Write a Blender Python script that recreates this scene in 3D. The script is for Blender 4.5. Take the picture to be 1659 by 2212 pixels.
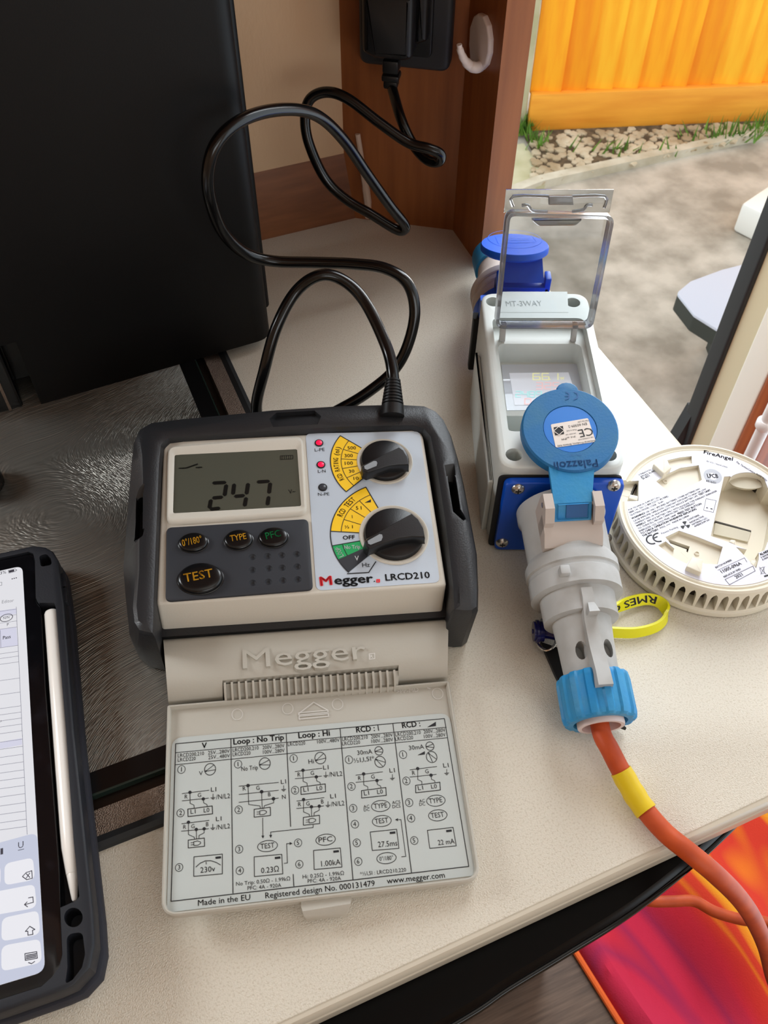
import bpy, bmesh, math, random
from mathutils import Vector, Matrix
for _o in list(bpy.data.objects): bpy.data.objects.remove(_o)
random.seed(7)
scn = bpy.context.scene
COL = scn.collection
# ---------------------------------------------------------------- camera (photo treated as 1659 x 2212)
FPX, CX, CY, CAMH = 1950.0, 829.5, 1106.0, 0.485
_up = -Vector((815 - CX, -(2657 - CY), -FPX)).normalized()
_right = Vector((0, 0, -1)).cross(_up).normalized()
_fwd = _up.cross(_right)
RW = Matrix((_right, _fwd, _up))                # camera space -> world rotation
CAM = Vector((0, 0, CAMH))
cam_data = bpy.data.cameras.new('camera'); cam = bpy.data.objects.new('camera', cam_data); COL.objects.link(cam)
cam_data.sensor_fit = 'VERTICAL'; cam_data.sensor_height = 36.0
cam_data.lens = 36.0 * FPX / 2212.0
cam_data.clip_start = 0.02; cam_data.clip_end = 60
cam_data.dof.use_dof = True; cam_data.dof.focus_distance = 0.56; cam_data.dof.aperture_fstop = 30.0
cam.matrix_world = Matrix.Translation(CAM) @ RW.to_4x4()
scn.camera = cam
# ---------------------------------------------------------------- view, sky, daylight through the van's windows, added ceiling fill
scn.view_settings.view_transform = 'Standard'; scn.view_settings.look = 'None'
scn.view_settings.gamma = 1.0; scn.view_settings.use_curve_mapping = False
scn.view_settings.exposure = 0.0
world = bpy.data.worlds.new('sky'); scn.world = world; world.use_nodes = True
_bg = world.node_tree.nodes['Background']; _bg.inputs[0].default_value = (0.82, 0.92, 1.0, 1); _bg.inputs[1].default_value = 2.0
AX = Vector((0.918, 0.396, 0)).normalized(); BX = Vector((-AX.y, AX.x, 0))      # van axes: along the wall / towards the wall
VAN = Matrix(((AX.x, BX.x, 0, 0), (AX.y, BX.y, 0, 0), (0, 0, 1, 0), (0, 0, 0, 1)))
def area(name, vloc, look, sx, sy, power, col):
    d = bpy.data.lights.new(name, 'AREA'); d.shape = 'RECTANGLE'; d.size = sx; d.size_y = sy; d.energy = power; d.color = col
    o = bpy.data.objects.new(name, d); COL.objects.link(o)
    p = VAN @ Vector(vloc); t = VAN @ Vector(look)
    o.matrix_world = Matrix.Translation(p) @ (t - p).to_track_quat('-Z', 'Y').to_matrix().to_4x4()
    return o
area('ceiling_fill_light', (0.25, -0.12, 1.13), (0.25, -0.119, 0), 0.62, 0.62, 1.0, (1.0, 0.97, 0.93))  # fill light added under the ceiling to brighten the interior, no fitting there
area('window_daylight_behind', (0.3, -1.36, 0.55), (0.3, 0, 0.3), 1.1, 0.55, 4.0, (1.0, 0.99, 0.97))
area('kitchen_window_daylight', (-0.58, 0.685, 0.50), (-0.58, 0, 0.2), 0.36, 0.38, 9.0, (0.92, 0.97, 1.0))
area('doorway_daylight', (0.70, 0.76, 0.35), (0.15, 0.42, 0.0), 0.34, 1.2, 12.0, (0.90, 0.96, 1.0))

# ---------------------------------------------------------------- pixel helpers (a pixel gives a direction only)
def ray(px, py): return RW @ Vector((px - CX, -(py - CY), -FPX))
def Zp(px, py, z=0.0):
    d = ray(px, py); return CAM + d * ((z - CAMH) / d.z)
def Yp(px, py, y):
    d = ray(px, py); return CAM + d * (y / d.y)
def frame(o, ex, ey):
    ex = Vector(ex).normalized(); ey = Vector(ey); ey = (ey - ex * ey.dot(ex)).normalized(); n = ex.cross(ey)
    o = Vector(o)
    return Matrix(((ex.x, ey.x, n.x, o.x), (ex.y, ey.y, n.y, o.y), (ex.z, ey.z, n.z, o.z), (0, 0, 0, 1)))
def uv(F, p, w=0.0):
    I = F.inverted(); c = I @ CAM; d = I.to_3x3() @ ray(*p)
    t = (w - c.z) / d.z; q = c + d * t
    return Vector((q.x, q.y))
def crop(x0, y0, s): return lambda x, y: (x0 + x / s, y0 + y / s)
c1 = crop(250, 860, 2.07375); c2 = crop(320, 1340, 2.18289); c3 = crop(960, 380, 3.7705); c4 = crop(990, 800, 2.7644)
c5 = crop(1280, 900, 4.2533); c6 = crop(0, 1150, 2.0821); c7 = crop(430, 0, 2.37); c8 = crop(1040, 0, 2.2569)
d1 = crop(0, 400, 2.5922); d2 = crop(900, 1450, 2.1858); d3 = crop(0, 1500, 3.107)
e5 = crop(660, 920, 5.53); e6 = crop(1120, 1240, 4.879); e8 = crop(1330, 950, 5.0426); g7 = crop(0, 1180, 6.914)
K1 = lambda x, y: (x, y)
# ---------------------------------------------------------------- materials
def lin(c): return tuple(((v / 255) / 12.92 if v / 255 <= 0.04045 else (((v / 255) + 0.055) / 1.055) ** 2.4) for v in c) + (1.0,)
MATS = {}
def mat(name, col, rough=0.5, metal=0.0, col2=None, vscale=40.0, stretch=(1, 1, 1), bump=0.0, bscale=400.0, spec=0.5, coat=0.0,
        trans=0.0, ior=1.45, emit=None, estr=1.0, lo=0.35, hi=0.65, detail=4.0, bstretch=None):
    m = bpy.data.materials.new(name); m.use_nodes = True; nt = m.node_tree; N = nt.nodes; L = nt.links
    b = N['Principled BSDF']
    b.inputs['Base Color'].default_value = lin(col); b.inputs['Roughness'].default_value = rough; b.inputs['Metallic'].default_value = metal
    b.inputs['Specular IOR Level'].default_value = spec; b.inputs['Coat Weight'].default_value = coat; b.inputs['Coat Roughness'].default_value = 0.08
    b.inputs['Transmission Weight'].default_value = trans; b.inputs['IOR'].default_value = ior
    if emit: b.inputs['Emission Color'].default_value = lin(emit); b.inputs['Emission Strength'].default_value = estr
    if col2 or bump:
        tc = N.new('ShaderNodeTexCoord')
    if col2:
        mp = N.new('ShaderNodeMapping'); mp.inputs['Scale'].default_value = stretch; L.new(tc.outputs['Object'], mp.inputs[0])
        nz = N.new('ShaderNodeTexNoise'); nz.inputs['Scale'].default_value = vscale; nz.inputs['Detail'].default_value = detail
        L.new(mp.outputs[0], nz.inputs[0])
        rp = N.new('ShaderNodeValToRGB'); rp.color_ramp.elements[0].position = lo; rp.color_ramp.elements[1].position = hi
        rp.color_ramp.elements[0].color = lin(col); rp.color_ramp.elements[1].color = lin(col2)
        L.new(nz.outputs[0], rp.inputs[0]); L.new(rp.outputs[0], b.inputs['Base Color'])
    if bump:
        mp2 = N.new('ShaderNodeMapping'); mp2.inputs['Scale'].default_value = bstretch or (1, 1, 1); L.new(tc.outputs['Object'], mp2.inputs[0])
        n2 = N.new('ShaderNodeTexNoise'); n2.inputs['Scale'].default_value = bscale; n2.inputs['Detail'].default_value = 2.0
        L.new(mp2.outputs[0], n2.inputs[0])
        bp = N.new('ShaderNodeBump'); bp.inputs['Strength'].default_value = bump; bp.inputs['Distance'].default_value = 0.001
        L.new(n2.outputs[0], bp.inputs['Height']); L.new(bp.outputs[0], b.inputs['Normal'])
    MATS[name] = m
    return m
# ---------------------------------------------------------------- mesh builder
WORLD = {}
def put(o, parent, F):
    COL.objects.link(o); W = F if F is not None else (WORLD[parent] if parent else Matrix())
    if parent:
        o.parent = parent; o.matrix_basis = WORLD[parent].inverted() @ W
    else: o.matrix_basis = W
    WORLD[o] = W
def tag(o, label=None, cat=None, group=None, kind=None):
    if label: o['label'] = label
    if cat: o['category'] = cat
    if group: o['group'] = group
    if kind: o['kind'] = kind
    return o
def thing(name, F, label, cat, group=None):
    o = bpy.data.objects.new(name, None); o.empty_display_size = 0.02; put(o, None, F); return tag(o, label, cat, group)
def sarea(p): return 0.5 * sum(p[i][0] * p[(i + 1) % len(p)][1] - p[(i + 1) % len(p)][0] * p[i][1] for i in range(len(p)))
def ccw(p):
    p = [Vector((q[0], q[1])) for q in p]
    return p if sarea(p) > 0 else p[::-1]
def rnd(pts, r, n=5):
    pts = ccw(pts); out = []; m = len(pts)
    for i in range(m):
        rr = r[i] if isinstance(r, (list, tuple)) else r
        p, a, b = pts[i], pts[i - 1], pts[(i + 1) % m]
        if rr <= 0: out.append(p); continue
        d1_ = (a - p); d2_ = (b - p); l1, l2 = d1_.length, d2_.length; d1_.normalize(); d2_.normalize()
        ang = math.acos(max(-1, min(1, d1_.dot(d2_)))); 
        if ang > 3.05: out.append(p); continue
        t = min(rr / math.tan(ang / 2), l1 * 0.48, l2 * 0.48); s, e = p + d1_ * t, p + d2_ * t
        for k in range(n + 1):
            q = k / n; out.append(s * (1 - q) ** 2 + p * 2 * q * (1 - q) + e * q * q)
    return out
def inset(poly, d):
    m = len(poly); out = []
    for i in range(m):
        a, p, b = poly[i - 1], poly[i], poly[(i + 1) % m]
        e1 = (p - a); e2 = (b - p)
        if e1.length < 1e-9: e1 = e2
        if e2.length < 1e-9: e2 = e1
        n1 = Vector((-e1.y, e1.x)).normalized(); n2 = Vector((-e2.y, e2.x)).normalized()
        k = 1 + n1.dot(n2)
        out.append(p + (n1 + n2) * (d / max(k, 0.35)))
    return out
def smoothpath(pts, sub=8, closed=False):
    P = [Vector(p) for p in pts]; n = len(P); out = []
    rng = range(n if closed else n - 1)
    for i in rng:
        p0 = P[(i - 1) % n] if closed else P[max(i - 1, 0)]; p1 = P[i]; p2 = P[(i + 1) % n]
        p3 = P[(i + 2) % n] if closed else P[min(i + 2, n - 1)]
        for k in range(sub):
            t = k / sub
            out.append(0.5 * ((2 * p1) + (p2 - p0) * t + (2 * p0 - 5 * p1 + 4 * p2 - p3) * t * t + (3 * p1 - p0 - 3 * p2 + p3) * t ** 3))
    if not closed: out.append(P[-1])
    return out
class MB:
    def __init__(s): s.v = []; s.f = []
    def add(s, v, f):
        k = len(s.v); s.v += [tuple(p) for p in v]; s.f += [tuple(i + k for i in q) for q in f]; return s
    def loft(s, rings, cap0=True, cap1=True, closed=True):
        n = len(rings[0]); v = [p for r in rings for p in r]; f = []
        for i in range(len(rings) - 1):
            for j in range(n if closed else n - 1):
                j2 = (j + 1) % n; f.append((i * n + j, i * n + j2, (i + 1) * n + j2, (i + 1) * n + j))
        if cap0: f.append(tuple(range(n))[::-1])
        if cap1: f.append(tuple((len(rings) - 1) * n + j for j in range(n)))
        return s.add(v, f)
    def prism(s, poly, w0, w1, bev=0.0, seg=3, bev0=0.0):
        p = ccw(poly); rings = []
        if bev0 > 0:
            for k in range(seg):
                a = math.pi / 2 * k / seg; rings.append([(q.x, q.y, w0 + bev0 * (1 - math.cos(a))) for q in inset(p, bev0 * (1 - math.sin(a)))])
            rings.append([(q.x, q.y, w0 + bev0) for q in p])
        else: rings.append([(q.x, q.y, w0) for q in p])
        if bev > 0:
            for k in range(seg + 1):
                a = math.pi / 2 * k / seg; rings.append([(q.x, q.y, w1 - bev + bev * math.sin(a)) for q in inset(p, bev * (1 - math.cos(a)))])
        else: rings.append([(q.x, q.y, w1) for q in p])
        return s.loft(rings)
    def box(s, lo, hi, bev=0.0):
        if bev <= 0:
            x0, y0, z0 = lo; x1, y1, z1 = hi
            return s.add([(x0, y0, z0), (x1, y0, z0), (x1, y1, z0), (x0, y1, z0), (x0, y0, z1), (x1, y0, z1), (x1, y1, z1), (x0, y1, z1)],
                         [(3, 2, 1, 0), (4, 5, 6, 7), (0, 1, 5, 4), (1, 2, 6, 5), (2, 3, 7, 6), (3, 0, 4, 7)])
        bm = bmesh.new(); bmesh.ops.create_cube(bm, size=1)
        for v in bm.verts: v.co = Vector([lo[i] + (v.co[i] + 0.5) * (hi[i] - lo[i]) for i in range(3)])
        bmesh.ops.bevel(bm, geom=bm.edges[:], offset=bev, segments=2, affect='EDGES', profile=0.5)
        bm.verts.index_update(); s.add([v.co.copy() for v in bm.verts], [[v.index for v in f.verts] for f in bm.faces]); bm.free(); return s
    def lathe(s, prof, seg=32, M=None, sx=1.0, sy=1.0):
        M = M or Matrix(); rings = []
        for r, h in prof:
            r = max(r, 1e-6)
            rings.append([M @ Vector((r * sx * math.cos(2 * math.pi * k / seg), r * sy * math.sin(2 * math.pi * k / seg), h)) for k in range(seg)])
        return s.loft(rings)
    def tube(s, pts, r, seg=12, sub=8, closed=False, ry=None):
        P = smoothpath(pts, sub, closed) if sub > 1 else [Vector(p) for p in pts]
        n = len(P); rr = r if isinstance(r, (list, tuple)) else None
        t0 = (P[1] - P[0]).normalized(); nrm = t0.orthogonal().normalized(); rings = []
        for i in range(n):
            a = P[(i - 1) % n] if (closed or i) else P[0]; b = P[(i + 1) % n] if (closed or i < n - 1) else P[-1]
            t = (b - a).normalized(); nrm = (nrm - t * nrm.dot(t)).normalized(); bn = t.cross(nrm)
            R = rr[min(int(i * len(rr) / n), len(rr) - 1)] if rr else r
            rings.append([P[i] + (nrm * math.cos(2 * math.pi * k / seg) + bn * math.sin(2 * math.pi * k / seg)) * R for k in range(seg)])
        if closed: rings.append(rings[0]); return s.loft(rings, False, False)
        return s.loft(rings)
    def mesh(s, name, m, ang=38):
        me = bpy.data.meshes.new(name); me.from_pydata(s.v, [], s.f); me.validate()
        bm = bmesh.new(); bm.from_mesh(me); bmesh.ops.recalc_face_normals(bm, faces=bm.faces[:]); bm.to_mesh(me); bm.free()
        for p in me.polygons: p.use_smooth = True
        me.set_sharp_from_angle(angle=math.radians(ang))
        if m: me.materials.append(m)
        return me
    def build(s, name, m, parent=None, F=None, ang=38):
        o = bpy.data.objects.new(name, s.mesh(name, m, ang)); put(o, parent, F); return o
def cut(o, cutters):
    tmp = []
    for mb in cutters:
        c = bpy.data.objects.new('cutter', mb.mesh('cutter', None)); COL.objects.link(c); c.matrix_world = WORLD[o]; tmp.append(c)
        md = o.modifiers.new('b', 'BOOLEAN'); md.operation = 'DIFFERENCE'; md.solver = 'EXACT'; md.object = c
    bpy.context.view_layer.update()
    dg = bpy.context.evaluated_depsgraph_get(); me = bpy.data.meshes.new_from_object(o.evaluated_get(dg))
    o.modifiers.clear(); old = o.data; mats_ = [m for m in old.materials]; o.data = me; bpy.data.meshes.remove(old)
    me.materials.clear()
    for m in mats_: me.materials.append(m)
    for p in me.polygons: p.use_smooth = True; p.material_index = 0
    me.set_sharp_from_angle(angle=math.radians(30))
    for c in tmp: 
        d = c.data; bpy.data.objects.remove(c); bpy.data.meshes.remove(d)
    return o
def dup(o, parent, F):
    c = bpy.data.objects.new(o.name, o.data); put(c, parent, F); return c
# ---------------------------------------------------------------- flat print (lettering, lines) as thin ink lying on a surface
_GL = {}
def glyph(body, bold):
    k = (body, bold)
    if k not in _GL:
        cu = bpy.data.curves.new('t', 'FONT'); cu.body = body; cu.size = 1.0; cu.resolution_u = 2; cu.fill_mode = 'FRONT'
        ob = bpy.data.objects.new('t', cu); COL.objects.link(ob)
        dg = bpy.context.evaluated_depsgraph_get(); me = bpy.data.meshes.new_from_object(ob.evaluated_get(dg))
        vs, fs = [(v.co.x, v.co.y) for v in me.vertices], [tuple(p.vertices) for p in me.polygons]; n = len(vs)
        if bold:                              # heavier face: the strokes laid again slightly to each side
            sh = [(-bold, 0), (bold, 0), (0, bold * .7), (0, -bold * .7), (0, 0)]
            fs = [tuple(i + n * j for i in f) for j in range(5) for f in fs]; vs = [(x + dx, y + dy) for dx, dy in sh for x, y in vs]
        _GL[k] = (vs, fs)
        bpy.data.objects.remove(ob); bpy.data.curves.remove(cu); bpy.data.meshes.remove(me)
    return _GL[k]
CAPH = max(p[1] for p in glyph('H', 0)[0])
class Ink:
    def __init__(s, F, cp, w): s.F = F; s.c = cp; s.w = w; s.mb = MB(); s.n = 0
    def q(s, p): return uv(s.F, s.c(*p), s.w)
    def lay(s, pts, faces, dz=0.0):
        s.n += 1; s.mb.add([(p[0], p[1], s.w + dz + (s.n % 7) * 2e-7) for p in pts], faces); return s
    def text(s, body, p0, p1, cap=None, bold=0.0, dz=0.0):
        a, b = s.q(p0), s.q(p1); v, f = glyph(body, bold)
        x0 = min(p[0] for p in v); x1 = max(p[0] for p in v); e = b - a; L = e.length; e.normalize(); n = Vector((-e.y, e.x))
        sx = L / (x1 - x0); sy = sx
        if cap:
            m = ((p0[0] + p1[0]) / 2, (p0[1] + p1[1]) / 2); sy = abs((s.q((m[0], m[1] - cap)) - s.q(m)).dot(n)) / CAPH
        return s.lay([a + e * (p[0] - x0) * sx + n * p[1] * sy for p in v], f, dz)
    def ctext(s, body, p, cap, bold=0.0, e=(1, 0), dz=0.0):
        a = s.q(p); e = Vector(e).normalized(); n = Vector((-e.y, e.x)); v, f = glyph(body, bold); x0 = min(q[0] for q in v); x1 = max(q[0] for q in v)
        k = (s.q((p[0], p[1] - cap)) - a).length / CAPH
        return s.lay([a + e * (q[0] - (x0 + x1) / 2) * k + n * q[1] * k for q in v], f, dz)
    def quad(s, a, b, wd, dz=0.0):
        e = (b - a); 
        if e.length < 1e-9: return s
        e.normalize(); n = Vector((-e.y, e.x)) * wd / 2; e = e * wd * 0.3
        return s.lay([a - n - e, b - n + e, b + n + e, a + n - e], [(0, 1, 2, 3)], dz)
    def line(s, pts, wd, closed=False, dz=0.0):
        P = [s.q(p) for p in pts]
        for i in range(len(P) - (0 if closed else 1)): s.quad(P[i], P[(i + 1) % len(P)], wd, dz)
        return s
    def poly(s, pts, dz=0.0): P = [s.q(p) for p in pts]; return s.lay(P, [tuple(range(len(P)))], dz)
    def upoly(s, P, dz=0.0): return s.lay(P, [tuple(range(len(P)))], dz)
    def ring(s, c, rx, ry, wd, n=28, dz=0.0):
        c0 = s.q(c); ux = (s.q((c[0] + rx, c[1])) - c0).length; uy = (s.q((c[0], c[1] - ry)) - c0).length; pts = []
        for k in range(n):
            a = 2 * math.pi * k / n; ca, sa = math.cos(a), math.sin(a)
            pts += [c0 + Vector((ca * (ux - wd / 2), sa * (uy - wd / 2))), c0 + Vector((ca * (ux + wd / 2), sa * (uy + wd / 2)))]
        return s.lay(pts, [(2 * k, 2 * k + 1, (2 * k + 3) % (2 * n), (2 * k + 2) % (2 * n)) for k in range(n)], dz)
    def disc(s, c, r, dz=0.0, ry=None):
        c0 = s.q(c); u = (s.q((c[0] + r, c[1])) - c0).length; u2 = u if ry is None else (s.q((c[0], c[1] - ry)) - c0).length
        return s.upoly([c0 + Vector((math.cos(k * 0.3927) * u, math.sin(k * 0.3927) * u2)) for k in range(16)], dz)
    def build(s, name, m, parent): return s.mb.build(name, m, parent, s.F)
# ================================================================ materials
mat('worktop', (218, 210, 195), 0.34, col2=(198, 187, 168), vscale=900, lo=0.5, hi=0.74, bump=0.5, bscale=1400, spec=0.45)
mat('edge_trim', (200, 190, 172), 0.25, spec=0.6)
mat('cream_wall', (206, 170, 134), 0.7, bump=0.3, bscale=260, bstretch=(1, 1, 0.5))
mat('wood', (156, 92, 46), 0.42, col2=(118, 62, 25), vscale=9, stretch=(9, 0.6, 9), lo=0.3, hi=0.75, bump=0.05, bscale=300)
mat('wood_light', (178, 122, 80), 0.42, col2=(138, 86, 50), vscale=9, stretch=(9, 9, 0.6), lo=0.3, hi=0.75)
mat('wood_flat', (138, 86, 52), 0.45, col2=(104, 60, 33), vscale=12, stretch=(1.2, 9, 9), lo=0.3, hi=0.75)
mat('orange_wood', (168, 84, 34), 0.35, col2=(140, 62, 22), vscale=9, stretch=(9, 9, 0.6))
mat('caulk', (205, 180, 160), 0.6)
mat('white_frame', (238, 236, 224), 0.45)
mat('cream_frame', (214, 205, 172), 0.5)
mat('rubber_seal', (32, 34, 36), 0.55)
mat('white_rail', (232, 226, 224), 0.25)
mat('vinyl_floor', (112, 90, 74), 0.45, col2=(78, 60, 48), vscale=14, stretch=(1.0, 16, 1), lo=0.3, hi=0.7)
mat('ceiling', (225, 218, 205), 0.7)
mat('tarmac', (196, 186, 170), 0.9, col2=(152, 143, 128), vscale=9, detail=9, lo=0.35, hi=0.65, bump=0.8, bscale=90)
mat('concrete', (196, 190, 158), 0.85, col2=(164, 160, 118), vscale=6, detail=8, bump=0.4, bscale=80)
mat('kerb', (205, 198, 178), 0.85, col2=(180, 170, 145), vscale=12)
mat('soil', (110, 92, 68), 0.95, col2=(70, 58, 42), vscale=40, detail=8)
mat('stone_a', (205, 192, 165), 0.8, col2=(160, 140, 108), vscale=8)
mat('grass', (110, 150, 48), 0.7, col2=(70, 110, 30), vscale=20)
mat('fence_b', (255, 192, 40), 0.6, col2=(250, 160, 14), vscale=5, stretch=(6, 0.7, 6), lo=0.35, hi=0.7)
mat('fence_c', (246, 160, 16), 0.6, col2=(238, 134, 8), vscale=5, stretch=(6, 0.7, 6), lo=0.35, hi=0.7)
mat('fence', (255, 178, 26), 0.6, col2=(246, 146, 10), vscale=5, stretch=(6, 0.7, 6), lo=0.35, hi=0.7)
mat('fence_rail', (248, 172, 56), 0.6, col2=(226, 142, 36), vscale=5, stretch=(0.7, 6, 6), lo=0.3, hi=0.75)
mat('step_grey', (196, 200, 210), 0.5)
mat('step_edge', (52, 56, 50), 0.6)
mat('white_plastic', (240, 240, 232), 0.4)
M = MATS
# ================================================================ the van: walls, panels, floor, doorway (van axes: A along the wall, B towards it)
def struct(o): o['kind'] = 'structure'; return o
WALL_B, END_A = 0.70, 0.377
struct(MB().box((-1.6, -1.4, -0.93), (0.86, 0.69, -0.90)).build('floor', M['vinyl_floor'], None, VAN))
w = MB()                                     # outer wall left of the door, with the kitchen window opening
w.box((-1.6, 0.69, -0.9), (-0.78, 0.74, 1.15)); w.box((-0.38, 0.69, -0.9), (0.362, 0.74, 1.15)); w.box((-0.78, 0.69, -0.9), (-0.38, 0.74, 0.30)); w.box((-0.78, 0.69, 0.75), (-0.38, 0.74, 1.15))
struct(w.build('wall_back', M['cream_wall'], None, VAN))
w = MB(); w.box((-1.65, -1.4, -0.9), (-1.6, 0.74, 1.15)); struct(w.build('wall_left', M['cream_wall'], None, VAN))
w = MB(); w.box((-1.6, -1.45, -0.9), (1.6, -1.4, 0.25)); w.box((-1.6, -1.45, 0.85), (1.6, -1.4, 1.15)); w.box((-1.6, -1.45, 0.25), (-0.3, -1.4, 0.85)); w.box((0.9, -1.45, 0.25), (1.6, -1.4, 0.85))
struct(w.build('wall_front', M['cream_wall'], None, VAN))
w = MB().box((-1.6, -1.4, 1.15), (1.6, 0.74, 1.2))
struct(w.build('ceiling', M['ceiling'], None, VAN))
struct(MB().box((-0.35, 0.26, 0.41), (0.36, 0.69, 1.15), 0.01).build('wall_shade_box', M['wood_light'], None, VAN))  # unseen overhead box added to shade the back corner
for nm, x0, x1, b, z0, z1 in (('window_1', -0.78, -0.38, 0.70, 0.30, 0.75), ('window_2', -0.3, 0.9, -1.44, 0.25, 0.85)):
    w = MB(); t = 0.025
    for lo, hi in (((x0, b, z0), (x0 + t, b + 0.03, z1)), ((x1 - t, b, z0), (x1, b + 0.03, z1)), ((x0, b, z0), (x1, b + 0.03, z0 + t)), ((x0, b, z1 - t), (x1, b + 0.03, z1))): w.box(lo, hi)
    struct(w.build(nm, M['rubber_seal'], None, VAN))
# wood panelling around the socket corner
def AB(p): q = VAN.inverted() @ Vector(p); return q
pc0 = AB(Zp(800, 475)); pc1 = AB(Zp(978, 497)); pc2 = AB(Zp(1035, 578))
SOC = frame(Zp(800, 475), Zp(978, 497) - Zp(800, 475), (0, 0, 1))           # socket panel: x right, y up, z out of the panel
SOCW = (Zp(978, 497) - Zp(800, 475)).length
struct(MB().box((-0.06, -0.02, -0.012), (SOCW, 1.12, 0)).build('wall_socket_panel', M['wood'], None, SOC))
END = frame(Zp(978, 497), Zp(1035, 578) - Zp(978, 497), (0, 0, 1))
ENDW = (Zp(1035, 578) - Zp(978, 497)).length
struct(MB().box((0, -0.9, -0.022), (ENDW, 1.12, 0)).build('wall_end_panel', M['wood'], None, END))
# slim lighter post that trims the panel towards the doorway
q0 = AB(Zp(1035, 578)); w = MB()
pp = [(q0.x, q0.y), (q0.x + 0.020, q0.y + 0.004), (q0.x + 0.034, q0.y + 0.022), (q0.x + 0.034, 0.70), (q0.x + 0.02, 0.70), (q0.x + 0.012, q0.y + 0.02)]
struct(w.prism(rnd(pp, 0.004), -0.9, 1.12).build('trim_1', M['wood_light'], None, VAN))
# upstand along the back of the worktop, leaning board with a flat ledge
u0 = AB(Zp(590, 505)); w = MB(); B0 = pc0.y + 0.006
prof = [(B0 + 0.002, 0.0), (B0 + 0.010, 0.098), (B0 + 0.013, 0.102), (0.70, 0.104), (0.70, 0.0)]
w.loft([[(-0.3, b - 0.0, z) for b, z in prof], [(pc0.x + 0.004, b, z) for b, z in prof]])
struct(w.build('trim_2', M['wood_flat'], None, VAN))
ck = [SOC @ Vector((uv(SOC, p).x, uv(SOC, p).y, 0.001)) for p in [(773, 288), (783, 350), (790, 400), (795, 436), (796, 468)]]
struct(MB().tube(ck, [0.0022, 0.003, 0.0034, 0.003], 8, 5).build('trim_3', M['caulk']))
# doorway: right-hand jamb with seal, cream frame, timber inner face
JA = 0.83
w = MB(); w.prism(rnd([(JA - 0.012, 0.700), (JA + 0.02, 0.700), (JA + 0.02, 0.728), (JA - 0.006, 0.732)], 0.004), -0.95, 1.1)
w.loft([[(JA - d_, 0.715, z_), (JA + 0.005, 0.705, z_), (JA + 0.005, 0.735, z_), (JA - d_ + 0.006, 0.738, z_)] for d_, z_ in ((0.034, -0.95), (0.030, -0.60), (0.008, -0.50))])
struct(w.build('trim_4', M['rubber_seal'], None, VAN))
struct(MB().prism([(JA, 0.668), (JA + 0.03, 0.668), (JA + 0.03, 0.700), (JA - 0.004, 0.700)], -0.95, 1.1).build('trim_5', M['cream_frame'], None, VAN))
struct(MB().prism(rnd([(JA + 0.002, 0.628), (JA + 0.03, 0.628), (JA + 0.03, 0.668), (JA - 0.004, 0.668)], 0.003), -0.95, 1.1).build('trim_6', M['white_frame'], None, VAN))
struct(MB().prism(rnd([(JA + 0.006, 0.590), (JA + 0.8, 0.590), (JA + 0.8, 0.628), (JA, 0.628)], 0.006), -0.93, 1.12).build('wall_right', M['orange_wood'], None, VAN))
w = MB(); rp = VAN @ Vector((0, 0, 0))
r0 = Yp(1632, 960, 0.80); r1 = Yp(1662, 895, 0.80)
w.tube([(r0.x, r0.y, z) for z in (-0.9, -0.3, 0.0, 0.3)], 0.008, 14, 1); gr = w.build('grab_rail', M['white_rail'])
w = MB(); w.lathe([(0.0095, 0), (0.0115, 0.003), (0.0115, 0.012), (0.0095, 0.015)], 20, Matrix.Translation((r0.x, r0.y, Yp(1645, 925, 0.80).z))); w.build('collar', M['white_rail'], gr, Matrix())
tag(gr, 'slim white upright grab rail beside the doorway timber', 'rail')
# ================================================================ worktop and the black curved front under it
fr = MB(); FB = 0.0887
top = rnd([(-1.2, FB), (END_A, FB), (END_A, 0.69), (-1.2, 0.69)], [0, 0.03, 0, 0], 8)
wt = thing('worktop', VAN, 'cream speckled kitchen worktop carrying the tester, meter box and alarm', 'worktop')
fr.prism(top, -0.026, 0.0, 0.0015, 2).build('slab', M['worktop'], wt, VAN)
tr = MB()
def strip(prof):                             # sweep a small profile (outward, z) around the front edge and rounded corner
    path = [p for p in top if p.y < 0.6 or p.x > END_A - 1e-4]
    path = [Vector((-1.2, FB))] + [p for p in top if (p - Vector((-1.2, FB))).length > 1e-4 and not (p.x < -1.1)]
    rings = []
    for i, p in enumerate(path):
        a = path[max(i - 1, 0)]; b = path[min(i + 1, len(path) - 1)]; t = (b - a).normalized(); n = Vector((t.y, -t.x))
        rings.append([(p.x + n.x * o, p.y + n.y * o, z) for o, z in prof])
    return rings
tr.loft(strip([(0.0003, -0.001), (0.002, -0.0015), (0.003, -0.004), (0.0032, -0.010), (0.001, -0.011), (0.001, -0.0125), (0.0034, -0.0135), (0.0034, -0.024), (0.002, -0.0265), (-0.004, -0.0265), (-0.004, -0.001)]))
tr.build('edge_strip', M['edge_trim'], wt, VAN)
mat('oven_black', (4, 3, 3), 0.32, spec=0.12)
mat('oven_body', (30, 28, 27), 0.5)
ov = thing('oven', VAN @ Matrix.Translation((0, 0.12, -0.5)), 'glossy black bow-fronted oven door under the worktop edge', 'oven')
bow = [AB(Zp(*d2(x, y), -0.05)) for x, y in [(210, 1650), (420, 1510), (700, 1340), (1000, 1150), (1300, 910), (1555, 665)]]
bw = [Vector((-0.30, FB - 0.002))] + [Vector((-0.22, 0.066)), Vector((-0.10, 0.0585)), Vector((0.0, 0.0588))] + [Vector((p.x, p.y)) for p in bow]
bw = smoothpath([(p.x, p.y, 0) for p in bw], 5); bw = [Vector((p.x, p.y)) for p in bw]
back = [Vector((bow[-1].x + 0.006, 0.125)), Vector((-0.30, 0.125))]
dp_ = ccw(bw + back)
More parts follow.
